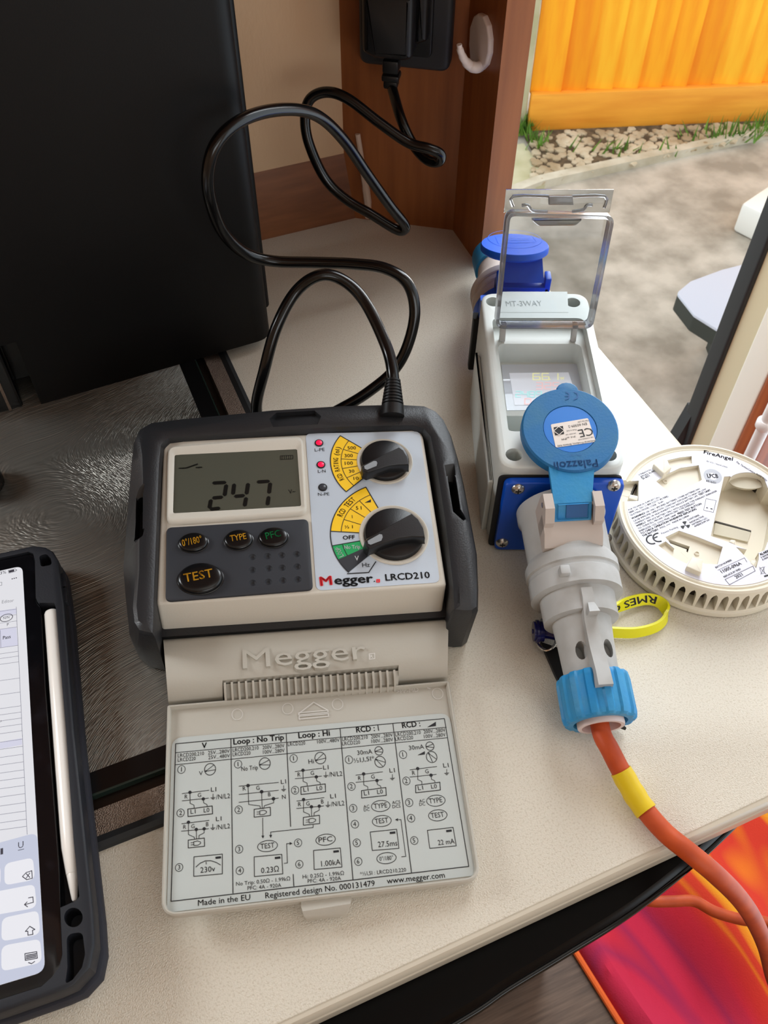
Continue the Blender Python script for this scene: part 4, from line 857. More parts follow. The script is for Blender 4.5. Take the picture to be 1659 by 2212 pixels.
ti.line([(118, 1530), (143, 1522), (145, 1556), (120, 1562), (101, 1548)], 0.0004, True); ti.line([(118, 1535), (134, 1552)], 0.0004); ti.line([(134, 1532), (118, 1555)], 0.0004)
ti.line([(148, 1640), (150, 1664), (112, 1674)], 0.0004); ti.line([(122, 1662), (110, 1674), (124, 1684)], 0.0004); ti.line([(148, 1640), (128, 1644)], 0.0004)
ti.line([(114, 1795), (134, 1772), (157, 1786), (146, 1790), (148, 1808), (126, 1812), (125, 1794)], 0.0004, True)
ti.line([(112, 1895), (165, 1886), (168, 1915), (114, 1925)], 0.0004, True)
for r in range(3): ti.line([(118, 1903 + 7 * r), (162, 1895 + 7 * r)], 0.0005)
ti.line([(128, 1935), (142, 1940), (156, 1930)], 0.0004); ti.text('ct', (0, 855), (9, 850), 10)
ti.build('screen_legend', M['screen_ink'], gs)['kind'] = 'stuff'
tg = S(0.00012); tg.text('Editor', (8, 320), (62, 312), 14); tg.line([(-10, 225), (8, 224), (8, 238), (-10, 240)], 0.0003, True); tg.build('screen_menu', M['screen_grey'], gs)['kind'] = 'stuff'
# stylus lying in the case channel
pa, pb = tb_(222, 333, w=0.0006), tb_(325, 1648, w=0.0); ax_ = (Vector((pb.x, pb.y, 0)) - Vector((pa.x, pa.y, 0))); LS = ax_.length
SF = TAB @ frame((pa.x, pa.y, -0.0045), (ax_.y, -ax_.x, 0), (0, 0, 1)) 
if (SF.to_3x3() @ Vector((0, 0, 1))).dot((TAB.to_3x3() @ ax_)) < 0: SF = TAB @ frame((pa.x, pa.y, -0.0045), (-ax_.y, ax_.x, 0), (0, 0, 1))
R_ = 0.00455; sty = thing('stylus', SF, 'white tablet stylus lying in the case channel', 'stylus')
MB().lathe([(0.0, 0), (R_ * .6, 0.0002), (R_ * .88, 0.0012), (R_, 0.003), (R_, LS * .80), (R_ * .97, LS * .845), (R_ * .68, LS - 0.0135), (R_ * .66, LS - 0.0132)], 32).build('barrel', M['stylus_white'], sty, SF)
MB().lathe([(R_ * .62, LS - 0.0132), (R_ * .64, LS - 0.0127), (R_ * .30, LS - 0.0012), (R_ * .2, LS - 0.0003), (0, LS)], 24).build('nib', M['stylus_white'], sty, SF)

# ================================================================ wall socket, plug, mains lead
mat('socket_dark', (40, 40, 42), 0.5)
mat('plug_black', (17, 17, 18), 0.42)
mat('cable_black', (10, 10, 11), 0.2, spec=0.5)
so_ = lambda x, y, w=0.0: uv(SOC, c7(x, y), w)
sk = thing('wall_socket', SOC @ Matrix.Translation((0.02, 0.25, 0)), 'dark grey wall socket plate on the wood panel', 'socket')
a = so_(818, 300, .012); b = so_(1280, 378, .012); PH = 0.086
MB().prism(rnd([(a.x, b.y), (b.x, b.y), (b.x, b.y + PH * 1.35), (a.x, b.y + PH * 1.35)], 0.008, 6), 0.0, 0.012, 0.004).build('plate', M['socket_dark'], sk, SOC)
a2 = so_(850, 285, .014); b2 = so_(1190, 300, .014)
MB().prism(rnd([(a2.x, b2.y), (b2.x, b2.y), (b2.x, b2.y + 0.07), (a2.x, b2.y + 0.07)], 0.005), 0.011, 0.0145, 0.0015).build('inset', M['plug_black'], sk, SOC)
ld = thing('mains_lead', SOC @ Matrix.Translation((0, 0.1, 0.03)), 'black mains lead looping from the wall plug to the tester', 'lead')
p_l, p_r = so_(832, 240, .04), so_(1090, 305, .04); pcx = (p_l.x + p_r.x) / 2; pby = so_(960, 310, .04).y; pw = (p_r.x - p_l.x) / 2
MB().prism(rnd([(pcx - pw, pby + .004), (pcx - pw * .5, pby), (pcx + pw * .6, pby), (pcx + pw, pby + .002), (pcx + pw, pby + 0.047), (pcx - pw, pby + 0.047)], 0.004), 0.0145, 0.041, 0.005, 3).build('plug', M['plug_black'], ld, SOC)
MB().prism(rnd([(pcx + pw * .9, pby + .006), (pcx + pw * 1.45, pby + .010), (pcx + pw * 1.45, pby + .045), (pcx + pw * .9, pby + .047)], 0.003), 0.0145, 0.027, 0.004).build('plug_grip', M['plug_black'], ld, SOC)
nk = MB(); n0 = so_(985, 325, .03); 
for i, (hw, y0, y1) in enumerate(((.0062, 0.004, -0.006), (.0068, -0.007, -0.012), (.0055, -0.012, -0.018))): nk.box((n0.x - hw, n0.y + y1, 0.030 - hw), (n0.x + hw, n0.y + y0, 0.030 + hw * .9), 0.0015)
nk.build('plug_neck', M['plug_black'], ld, SOC)
CP = [(850, 868, .425), (849, 812, .437), (835, 750, .455), (790, 655, .48), (742, 606, .49), (690, 595, .49), (638, 632, .485), (597, 708, .47), (571, 800, .457), (554, 880, .452), (572, 925, .452), (640, 928, .454), (745, 878, .462), (805, 840, .47), (853, 797, .48), (882, 742, .488), (896, 672, .498), (880, 612, .507), (832, 580, .515), (762, 570, .522), (680, 567, .526), (590, 564, .526), (532, 548, .520), (482, 502, .510), (455, 435, .503), (449, 372, .503), (466, 312, .508), (508, 268, .52), (570, 242, .54), (640, 237, .565), (692, 254, .585), (742, 302, .60), (792, 374, .612), (842, 444, .622), (872, 482, .628), (874, 496, .63), (856, 496, .632), (802, 463, .638), (747, 430, .645), (702, 385, .65), (668, 312, .655), (659, 255, .66), (670, 214, .664), (706, 199, .664), (752, 214, .66), (822, 267, .652), (882, 308, .646), (926, 321, .642), (951, 333, .642), (948, 349, .645), (922, 345, .651), (891, 310, .662), (866, 256, .671), (851, 205, None)]
pts = [Yp(*p) for p in CP[:-1]]; ne = SOC @ Vector((n0.x, n0.y - 0.016, 0.030)); pts.append(ne)
MB().tube(pts, 0.0040, 14, 8).build('cable', M['cable_black'], ld, Matrix())
sr_ = MB(); s_a, s_b = Yp(848, 880, .418), Yp(849, 818, .436); dS = (s_b - s_a)
prof = []
for k in range(9):
    h = dS.length * k / 9; prof += [(0.0074 - .0003 * k, h), (0.0074 - .0003 * k, h + dS.length * .06), (0.006 - .00022 * k, h + dS.length * .065), (0.006 - .00022 * k, h + dS.length * .10)]
sr_.lathe([(0.0078, -0.006)] + prof + [(0.0041, dS.length)], 20, Matrix.Translation(s_a) @ dS.to_track_quat('Z', 'Y').to_matrix().to_4x4()); sr_.build('strain_relief', M['plug_black'], ld, Matrix())
# ================================================================ stick-on hook
hk_ = lambda x, y, w=0.0: uv(END, (x, y), w)
mat('hook_white', (226, 214, 208), 0.35)
h1 = hk_(1040, 90, .002); hook = thing('coat_hook', END @ Matrix.Translation((h1.x, h1.y - .03, 0)), 'small white plastic stick-on hook on the wood panel', 'hook')
ov_ = [hk_(*p, .002) for p in [(1036, 28), (1048, 34), (1057, 55), (1061, 85), (1060, 115), (1053, 140), (1042, 152), (1030, 150), (1020, 132), (1017, 95), (1019, 58), (1027, 34)]]
MB().prism(rnd(ov_, 0.002, 3), 0.0, 0.004, 0.0018).build('back_plate', M['hook_white'], hook, END)
jl = []
for x, y, w_ in ((1038, 142, .003), (1028, 146, .008), (1014, 141, .013), (1002, 127, .018), (994, 108, .021), (992, 96, .022)):
    q = hk_(x, y, w_); jl.append((q.x, q.y, w_))
MB().tube(jl, [0.0042, 0.004, 0.0036, 0.003, 0.0026, 0.002], 12, 6).build('hook_arm', M['hook_white'], hook, END)
# ================================================================ inline meter box with clear flap
mat('box_grey', (206, 210, 206), 0.4)
mat('box_inner', (172, 170, 166), 0.5)
mat('clear_plastic', (206, 209, 210), 0.03, trans=1.0, ior=1.25)
mat('clear_rim', (168, 170, 174), 0.12, trans=0.75, ior=1.3)
mat('blue_bright', (10, 78, 190), 0.35)
mat('blue_socket', (12, 88, 212), 0.45)
mat('blue_worn', (14, 100, 156), 0.55, col2=(44, 108, 146), vscale=45, detail=10, lo=0.48, hi=0.72, bump=0.12, bscale=700)
mat('blue_nut', (26, 130, 192), 0.5, col2=(50, 138, 184), vscale=50, detail=8, bump=0.2, bscale=400)
mat('blue_disc', (12, 112, 200), 0.4)
mat('gasket', (14, 14, 15), 0.6)
mat('conn_grey', (182, 183, 182), 0.55, col2=(160, 158, 154), vscale=40, detail=8, lo=0.45, hi=0.75)
mat('conn_warm', (190, 178, 170), 0.55)
mat('screw_steel', (190, 186, 180), 0.25, metal=0.9)
mat('meter_glass', (206, 212, 222), 0.06, spec=0.8)  # pale base colour imitates bright sky mirrored in the glass
mat('meter_face_glare', (216, 220, 228), 0.2, emit=(216, 220, 232), estr=0.25)  # pale colour and slight glow stand in for sky reflected on the display
for nm, c in (('seg_yellow', (250, 250, 190)), ('seg_pink', (246, 204, 204)), ('seg_cyan', (178, 232, 232))): mat(nm, c, 0.4, emit=c, estr=0.3)
mat('paper', (224, 214, 206), 0.6)
BW, BL, BH = 0.0765, 0.167, 0.077
BOX = frame((0.0695, 0.3595, 0.0), (1, 0.012, 0), (-0.012, 1, 0))
bx_ = thing('meter_box', BOX, 'grey enclosure with a clear raised flap over a lit power meter', 'meter')
Bu = lambda p, w, c=c3: uv(BOX, c(*p), w)
body = MB().prism(rnd([(0, 0), (BW, 0), (BW, BL), (0, BL)], 0.011, 6), 0.0, BH, 0.0022, 3, 0.002).build('enclosure', M['box_grey'], bx_, BOX)
op1 = rnd([(0.006, 0.030), (BW - 0.006, 0.030), (BW - 0.006, 0.139), (0.006, 0.139)], 0.006, 5)
op2 = rnd([(0.0095, 0.036), (BW - 0.0095, 0.036), (BW - 0.0095, 0.121), (0.0095, 0.121)], 0.005, 5)
hol = MB()
for x, y in ((0.0095, 0.0105), (BW - 0.0095, 0.0105), (0.0085, BL - 0.0105), (BW - 0.0115, BL - 0.0110)): hol.lathe([(0, 0.030), (0.0052, 0.030), (0.0052, 0.10), (0, 0.10)], 18, Matrix.Translation((x, y, 0)))
cut(body, [MB().prism(op1, BH - 0.008, 0.12), MB().prism(op2, 0.034, 0.12), hol])
MB().prism(rnd([(-0.0035, 0.012), (-0.0001, 0.012), (-0.0001, 0.130), (-0.0035, 0.136)], 0.001), 0.0, 0.050, 0.0015).build('side_flange', M['box_grey'], bx_, BOX)
# meter module
MW = 0.052
mo = [Bu(p, MW) for p in [(440, 1508), (1092, 1504), (1225, 1955), (500, 1955)]]
mod = MB().prism(rnd(mo, 0.0012), 0.034, MW, 0.0008, 2).build('meter_module', M['box_grey'], bx_, BOX)
mi = [Bu(p, MW) for p in [(462, 1540), (1074, 1534), (1190, 1905), (508, 1912)]]
mg = MB().prism(mi, MW - 0.0002, MW + 0.0003).build('meter_screen', M['meter_glass'], mod, BOX)
SEG = {'0': 'abcdef', '1': 'bc', '2': 'abged', '3': 'abgcd', '4': 'fgbc', '5': 'afgcd', '6': 'afgedc', '8': 'abcdefg', '9': 'abfgcd'}
def seg7(k, tx, p0, p1, h):                   # seven-segment numerals
    n = len(tx.replace('.', '')); wd = (p1[0] - p0[0]) / (n + (n - 1) * 0.35); x = p0[0]
    for ch in tx:
        if ch == '.': k.disc((x - wd * .18, p0[1] - 3), 5); continue
        L_ = {'a': ((0, h), (wd, h)), 'b': ((wd, h), (wd, h / 2)), 'c': ((wd, h / 2), (wd, 0)), 'd': ((0, 0), (wd, 0)), 'e': ((0, h / 2), (0, 0)), 'f': ((0, h), (0, h / 2)), 'g': ((0, h / 2), (wd, h / 2))}
        for c__ in SEG[ch]:
            (xa, ya), (xb, yb) = L_[c__]; k.line([(x + xa + (xb - xa) * .06, p0[1] - ya - (yb - ya) * .06), (x + xb - (xb - xa) * .06, p0[1] - yb + (yb - ya) * .06)], 0.0008)
        x += wd * 1.35
mf = Ink(BOX, c3, MW + 0.0005); mf.poly([(528, 1605), (1010, 1600), (1100, 1862), (572, 1868)]); mf.build('meter_display', M['meter_face_glare'], mod)
for nm, tx, p0, p1, cp in (('seg_yellow', '66.1', (722, 1660), (925, 1658), 52), ('seg_yellow', 'w', (942, 1660), (980, 1659), 34), ('seg_pink', '325', (748, 1735), (935, 1732), 52), ('seg_cyan', '2489', (582, 1800), (790, 1797), 46), ('seg_pink', '0.', (655, 1858), (705, 1857), 44)):
    k = Ink(BOX, c3, MW + 0.0008); (k.text(tx, p0, p1, cp, 0.0) if tx == 'w' else seg7(k, tx, p0, p1, cp)); k.build('meter_digits', M[nm], mod)
lk = Ink(BOX, c3, BH + 0.0003); a, b, c_, d = [lk.q(p) for p in ((475, 940), (1000, 940), (1010, 1108), (455, 1108))]
MB().prism([a, b, c_, d], BH - 0.0005, BH + 0.00015).build('label_strip', M['box_grey'], bx_, BOX)
mat('faded_ink', (158, 163, 161), 0.6)
lk.text('MT-3WAY', (503, 1060), (797, 1056), 42, 0.0); lk.build('label_print', M['faded_ink'], bx_)
# clear flap, hinged at the back of the opening and raised
FO = Zp(*c3(800, 1205), BH + 0.003); FLP = frame(FO, (1, 0.012, 0), (0, 0.334, 0.942))
Fu = lambda x, y, w=0.0: uv(FLP, c3(x, y), w)
fo_ = rnd([Fu(402, 1212), Fu(1188, 1212), Fu(1370, 300), Fu(498, 270)], 0.006, 6)
flap = MB().prism(inset(ccw(fo_), 0.0016), -0.0015, 0.0).build('clear_flap', M['clear_plastic'], bx_, FLP)
fi = inset(ccw(fo_), 0.0024); fo_ = ccw(fo_)
MB().loft([[(p.x, p.y, -0.0017) for p in fo_], [(p.x, p.y, 0.0080) for p in fo_], [(p.x, p.y, 0.0080) for p in fi], [(p.x, p.y, -0.0017) for p in fi], [(p.x, p.y, -0.0017) for p in fo_]], False, False).build('flap_rim', M['clear_rim'], flap, FLP)
MB().prism([Fu(485, 300, .008), Fu(1345, 300, .008), Fu(1382, 112, .008), Fu(502, 110, .008)], 0.0068, 0.0082, 0.0003).build('flap_lip', M['clear_plastic'], flap, FLP)
rb = MB()
for pth in ([(560, 250), (560, 165), (850, 165)], [(1040, 165), (1305, 165), (1300, 260)], [(630, 240), (680, 240), (720, 285), (840, 290)], [(1040, 290), (1130, 275), (1160, 238), (1205, 238)]):
    rb2 = MB().tube([(*Fu(x, y, .009), .009) for x, y in pth], 0.0010, 6, 3).build('flap_bead', M['clear_rim'], flap, FLP)
MB().prism([Fu(850, 232, .010), Fu(1048, 232, .010), Fu(1040, 160, .010), Fu(848, 160, .010)], 0.0085, 0.0125, 0.0008).build('flap_clip', M['clear_rim'], flap, FLP)
MB().prism(rnd([Fu(690, 340), Fu(1130, 335), Fu(1060, 395), Fu(760, 398)], 0.004), 0.0, 0.004, 0.001).build('finger_recess', M['clear_rim'], flap, FLP)
for x in (470, 1050):
    a, b = Fu(x - 25, 1330, 0), Fu(x + 30, 1220, 0); MB().box((a.x, -0.012, -0.001), (b.x, 0.001, 0.003), 0.0005).build('flap_hinge', M['box_inner'], flap, FLP)
# blue inlet plate on the front with four screws
FP = frame(BOX @ Vector((0, 0, 0)), (1, 0.012, 0), (0, 0, 1))          # x right, y up, z towards the viewer
MB().prism(rnd([(0.0, 0.0), (BW - .001, 0.0), (BW - .001, 0.0705), (0.0, 0.0705)], 0.004), 0.0, 0.0015).build('gasket', M['gasket'], bx_, FP)
pl_ = MB().prism(rnd([(0.0035, 0.0012), (BW, 0.0012), (BW, 0.0695), (0.0035, 0.0695)], 0.005), 0.0015, 0.0062, 0.001).build('inlet_plate', M['blue_bright'], bx_, FP)
for x, y in ((357, 712), (930, 695), (263, 1032), (880, 1010)):
    q = uv(FP, c4(x, y), .007); sc_ = MB().lathe([(0.0042, -0.001), (0.0042, 0.0006), (0.0034, 0.0018), (0.0018, 0.0024), (0, 0.0026)], 20, Matrix.Translation((q.x, q.y, 0.0062))).build('screw', M['screw_steel'], pl_, FP)
    MB().box((q.x - 0.0018, q.y - 0.0004, 0.0062), (q.x + 0.0018, q.y + 0.0004, 0.0090)).box((q.x - 0.0004, q.y - 0.0018, 0.0062), (q.x + 0.0004, q.y + 0.0018, 0.0090)).build('screw_cross', M['gasket'], pl_, FP)
# outlet with hinged lid on the back
RB = BOX @ Matrix.Translation((0, BL, 0))
MB().prism(rnd([(0.001, -0.001), (BW - .002, -0.001), (BW - .002, 0.006), (0.001, 0.006)], 0.002), 0.002, 0.07).build('outlet_plate', M['blue_socket'], bx_, RB)
MB().prism(rnd([(-0.003, -0.0015), (0.004, -0.0015), (0.004, 0.006), (-0.003, 0.006)], 0.0015), 0.004, 0.054).build('outlet_gasket', M['gasket'], bx_, RB)
CM = Matrix.Translation((BW * .36, 0.006, 0.036)) @ Matrix.Rotation(-math.pi / 2, 4, 'X')
MB().lathe([(0.030, 0), (0.030, 0.003), (0.0275, 0.006), (0.0275, 0.022), (0.0, 0.022)], 36, CM).build('outlet_collar', M['blue_socket'], bx_, RB)
CD = frame(Zp(1112, 527, 0.085), (1, 0.0, 0), (0, math.cos(math.radians(17)), -math.sin(math.radians(17))))
ldl = MB().lathe([(0, -0.006), (0.0235, -0.006), (0.0252, -0.0045), (0.0252, -0.001), (0.0245, 0), (0, 0)], 44).build('outlet_lid', M['blue_socket'], bx_, CD)
kl = Ink(CD, c3, 0.0002); kl.line([(415, 490), (710, 482), (750, 535), (440, 552)], 0.0003, True); kl.ring((573, 512), 215, 70, 0.0005)
for i, (xa, xb, y, tx) in enumerate(((520, 700, 508, 'IP44 16A-6h'), (540, 700, 524, '200-250V'), (545, 735, 546, 'EN 60309-2'))): kl.text(tx, (xa, y), (xb, y - 2))
mat('blue_emboss', (40, 110, 225), 0.3)
kl.build('lid_marks', M['blue_emboss'], ldl)['kind'] = 'stuff'
hg = Zp(*c3(635, 640), 0.084); hb_ = Zp(*c3(650, 870), 0.070); HW_ = 0.0145
v1 = MB().loft([[(hg.x - HW_, hg.y, hg.z), (hg.x + HW_, hg.y, hg.z), (hg.x + HW_, hg.y + .005, hg.z), (hg.x - HW_, hg.y + .005, hg.z)], [(hb_.x - HW_, hb_.y, hb_.z), (hb_.x + HW_, hb_.y, hb_.z), (hb_.x + HW_, hb_.y + .006, hb_.z), (hb_.x - HW_, hb_.y + .006, hb_.z)]]).build('lid_arm', M['blue_bright'], ldl, Matrix())
hm = MB(); bq = Zp(*c3(640, 900), 0.066); hm.box((bq.x - .020, bq.y - .002, 0.045), (bq.x + .020, bq.y + .012, 0.0665), 0.0015); hm.box((bq.x - .020, bq.y - .002, 0.06), (bq.x - .0155, bq.y + .008, 0.0745), 0.001); hm.box((bq.x + .0155, bq.y - .002, 0.06), (bq.x + .020, bq.y + .008, 0.0745), 0.001)
hm.build('hinge_bracket', M['blue_bright'], bx_, Matrix())
# grey plug pushed into the rear outlet
ra = RB @ Vector((BW * .36, 0.024, 0.036)); rdv = Vector((-0.06, 1, -0.10)).normalized()
RP = Matrix.Translation(ra) @ rdv.to_track_quat('Z', 'Y').to_matrix().to_4x4()
rpq = thing('rear_plug', RP, 'grey industrial plug pushed into the back of the meter box', 'plug')
MB().lathe([(0.0255, 0), (0.0262, 0.003), (0.0262, 0.012), (0.0250, 0.0125), (0.0250, 0.016), (0.0262, 0.0165), (0.0262, 0.021), (0.0250, 0.0215), (0.0250, 0.025), (0.0262, 0.0255), (0.0262, 0.032), (0.023, 0.036), (0.018, 0.05), (0.015, 0.07), (0, 0.07)], 36).build('shell', M['conn_warm'], rpq, RP)
MB().lathe([(0.0, 0.066), (0.018, 0.066), (0.018, 0.088), (0.014, 0.092), (0, 0.092)], 24).build('gland_nut', M['blue_nut'], rpq, RP)

# ================================================================ orange extension lead with blue/grey connector
p0 = Vector((0.1106, 0.3477, 0.043)); p1 = Vector((0.1199, 0.2346, 0.024)); dv = (p1 - p0); LN = dv.length; dv.normalize()
CON = frame(p0, dv.cross(Vector((0, 0, 1))) * (1 if dv.cross(Vector((0, 0, 1))).x > 0 else -1), -dv)     # x right, y back towards the box, z up
if (CON.to_3x3() @ Vector((0, 0, 1))).z < 0: CON = frame(p0, (-(CON.to_3x3() @ Vector((1, 0, 0)))), -dv)
LM = Matrix.Rotation(math.pi / 2, 4, 'X')                       # lathe axis z -> -y (away from the box)
Cu = lambda x, y, w: uv(CON, c4(x, y), w)
mat('orange_cable', (192, 76, 26), 0.55, col2=(168, 60, 18), vscale=60, detail=6)
mat('yellow_tape', (214, 182, 20), 0.4)
mat('inner_white', (214, 198, 196), 0.5)
ln_ = thing('extension_lead', CON @ Matrix.Translation((0, -LN, -0.02)), 'orange extension lead with grey and blue connector in the meter box', 'lead')
T = lambda t: t * LN
sh = MB().lathe([(0, T(-.06)), (0.0272, T(-.06)), (0.0272, T(0.0)), (0.0256, T(.03)), (0.0253, T(.26)), (0.0272, T(.285)), (0.0280, T(.30)), (0.0280, T(.345)), (0.0268, T(.352)), (0.0266, T(.37)), (0.0272, T(.378)), (0.0272, T(.47)), (0.0222, T(.475)), (0.0218, T(.60)), (0.0172, T(.605)), (0.0162, T(.72)), (0.0155, T(.86)), (0.0152, T(1.0)), (0, T(1.0))], 48, LM).build('shell', M['conn_grey'], ln_, CON)
sc2 = MB()
for x, y in ((735, 1672), (900, 1655)):
    q = Cu(x, y, 0.014); sc2.lathe([(0, 0.004), (0.0030, 0.004), (0.0030, 0.03), (0, 0.03)], 14, Matrix.Translation((q.x, q.y, 0)), 1.0, 1.8)
cut(sh, [sc2])
# thumb rib + tongue over the nut, latch nub, lid hinge cheeks
def rib(rows, name, m):
    mb = MB(); mb.loft([[(x0, y, w0), (x1, y, w0), (x1 * .9 + x0 * .1, y, w1), (x1 * .1 + x0 * .9, y, w1)] for y, x0, x1, w0, w1 in rows]); return mb.build(name, m, ln_, CON)
rib([(-T(.50), -.0040, .0040, .012, .0240), (-T(.56), -.0042, .0042, .012, .0242), (-T(.66), -.0044, .0046, .010, .0198), (-T(.80), -.0046, .0048, .010, .0205), (-T(.93), -.0048, .0050, .012, .0240), (-T(1.0), -.0050, .0052, .018, .0245)], 'thumb_tongue', M['conn_grey'])
q = Cu(795, 1420, .022); MB().loft([[(q.x - .0025, q.y + .008, .018), (q.x + .0025, q.y + .008, .018), (q.x + .001, q.y + .008, .0205), (q.x - .001, q.y + .008, .0205)], [(q.x - .003, q.y - .004, .018), (q.x + .003, q.y - .004, .018), (q.x + .003, q.y - .004, .0275), (q.x - .003, q.y - .004, .0275)]]).build('latch_nub', M['conn_grey'], ln_, CON)
for x0, x1 in ((415, 590), (600, 650)):
    pass
gk = MB()
for a, b in (((590, 1125), (655, 1150)), ):
    A_, B_ = Cu(*a, .026), Cu(*b, .026); gk.box((A_.x, -T(.44), .020), (B_.x, -T(.39), .0290), 0.001)
gk.build('key_notch', M['conn_grey'], ln_, CON)
HB = MB(); w_h = 0.0275; A_, B_ = Cu(505, 900, .030), Cu(858, 900, .030); yb2 = Cu(680, 1030, .028).y; yt2 = A_.y
HB.loft([[(A_.x, yb2, .012), (B_.x, yb2, .012), (B_.x, yb2, .0225), (A_.x, yb2, .0225)], [(A_.x, yb2 + .006, .012), (B_.x, yb2 + .006, .012), (B_.x, yb2 + .006, .0285), (A_.x, yb2 + .006, .0285)], [(A_.x, yt2 + .004, .010), (B_.x, yt2 + .004, .010), (B_.x, yt2 + .004, .0305), (A_.x, yt2 + .004, .0305)]])
for s0_, s1_ in ((A_.x, A_.x + .0055), (B_.x - .0055, B_.x)):
    HB.loft([[(s0_, yt2 - .004, z0), (s1_, yt2 - .004, z0), (s1_, yt2 + .014, z0), (s0_, yt2 + .014, z0)] for z0 in (.012, .026, .034)] + [[(s0_, yt2 + .002, .041), (s1_, yt2 + .002, .041), (s1_, yt2 + .012, .041), (s0_, yt2 + .012, .041)]])
HB.build('hinge_cheeks', M['conn_warm'], ln_, CON)
MB().lathe([(0, 0), (0.0016, 0), (0.0016, B_.x - A_.x + .001), (0, B_.x - A_.x + .001)], 12, Matrix.Translation((A_.x - .0005, yt2 + .007, .0365)) @ Matrix.Rotation(math.pi / 2, 4, 'Y')).build('hinge_pin', M['screw_steel'], ln_, CON)
# blue spring lid flipped up, leaning back over the box
CAP = frame(Zp(1232, 926, 0.093), (1, 0.02, 0), (0, math.cos(math.radians(13)), math.sin(math.radians(13))))
RC = 0.0292
lidc = MB().lathe([(0, -0.0085), (RC * .93, -0.0085), (RC, -0.0070), (RC, -0.0012), (RC * .965, 0), (RC * .56, 0.0), (RC * .55, -0.0008), (0, -0.0008)], 56).build('spring_lid', M['blue_worn'], ln_, CAP)
MB().lathe([(RC * .545, -0.0008), (RC * .545, -0.0004), (0, -0.0004)], 40).build('lid_disc', M['blue_disc'], lidc, CAP)
qn = uv(CAP, c4(650, 85), 0); MB().prism([(qn.x + .0068 * math.cos(k * .4), qn.y - .0035 + .0058 * math.sin(k * .4)) for k in range(16)], -0.006, -0.0008, 0.0008).build('lid_thumb_tab', M['blue_worn'], lidc, CAP)
paper = MB().prism(rnd([uv(CAP, c4(*p), 0) for p in ((552, 322), (775, 284), (822, 425), (582, 460))], 0.001), -0.0005, -0.00015).build('lid_sticker', M['paper'], lidc, CAP)
ls = Ink(CAP, c4, 0.0); ls.poly([(570, 340), (625, 332), (632, 380), (578, 388)])
ls.text('720126 LW', (800 - 22, 294), (712, 305)); ls.text('EN 60309-2', (765, 312), (655, 330)); ls.text('CE', (795, 340), (712, 356)); ls.text('Made in Italy', (705, 350), (645, 360)); ls.text('200-250V 16A', (702, 372), (640, 382)); ls.text('2P+E  6h', (700, 390), (648, 398)); ls.text('IP44', (645, 402), (615, 408)); ls.text('16A CONNECTOR', (805, 395), (715, 412)); ls.text('Industrial Products, Brescia Italy', (815, 415), (590, 448))
ls.build('sticker_print', M['ink_black'], lidc)
lw = Ink(CAP, c4, 0.00015); w3 = Ink(CAP, c4, 0.0004); w3.line([(570, 362), (600, 335), (632, 358), (602, 385)], 0.0004, True); w3.build('sticker_emblem', M['paper'], lidc)
le = Ink(CAP, c4, 0.0003); le.text('Palazzoli', (828, 530), (568, 548), None, 0.01); le.text('Made in Italy', (735, 502), (665, 505))
for cx_ in (705, 655): le.line([(cx_, 130), (cx_ - 20, 136), (cx_ - 30, 152), (cx_ - 20, 168), (cx_, 174)] if False else [(cx_ - 12, 130), (cx_ + 6, 138), (cx_ + 8, 152), (cx_ + 4, 166), (cx_ - 14, 174)], 0.0007)
le.line([(640, 152), (662, 152)], 0.0007)
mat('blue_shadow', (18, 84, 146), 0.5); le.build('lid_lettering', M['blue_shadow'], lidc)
# lid arm down to the hinge
hpin = CON @ Vector((0, yt2 + .007, .0365)); aL, aR = uv(CAP, c4(545, 612), 0), uv(CAP, c4(828, 600), 0); a0 = CAP @ Vector((aL.x, aL.y + .008, -0.001)); a1 = CAP @ Vector((aR.x, aR.y + .008, -0.001))
hx = (A_.x + .0062, B_.x - .0062); h0 = CON @ Vector((hx[0], yt2 + .0065, .0385)); h1_ = CON @ Vector((hx[1], yt2 + .0065, .0385)); h2 = CON @ Vector((hx[0], yt2 - .001, .030)); h3 = CON @ Vector((hx[1], yt2 - .001, .030)); bk_ = Vector((0, .007, -.003))
MB().loft([[a0, a1, a1 + bk_, a0 + bk_], [h0, h1_, h1_ + bk_, h0 + bk_], [h2, h3, h3 + bk_, h2 + bk_]]).build('lid_arm', M['blue_nut'], lidc, Matrix())
i0 = (h0 * .55 + h2 * .45); i1 = (h1_ * .55 + h3 * .45); md_ = (i0 + i1) / 2; AF = frame(md_, (i1 - i0), (h0 - h2))
MB().loft([[(-.009, -.0045, .0003), (.009, -.0045, .0003), (.009, .0045, .0003), (-.009, .0045, .0003)], [(-.009, -.0045, .0016), (.009, -.0045, .0016), (.009, .0045, .0016), (-.009, .0045, .0016)]], False, False).build('spring_pocket', M['blue_nut'], lidc, AF)
MB().box((-.004, -.004, .0002), (.0085, .004, .0006)).build('spring_recess', M['blue_shadow'], lidc, AF)
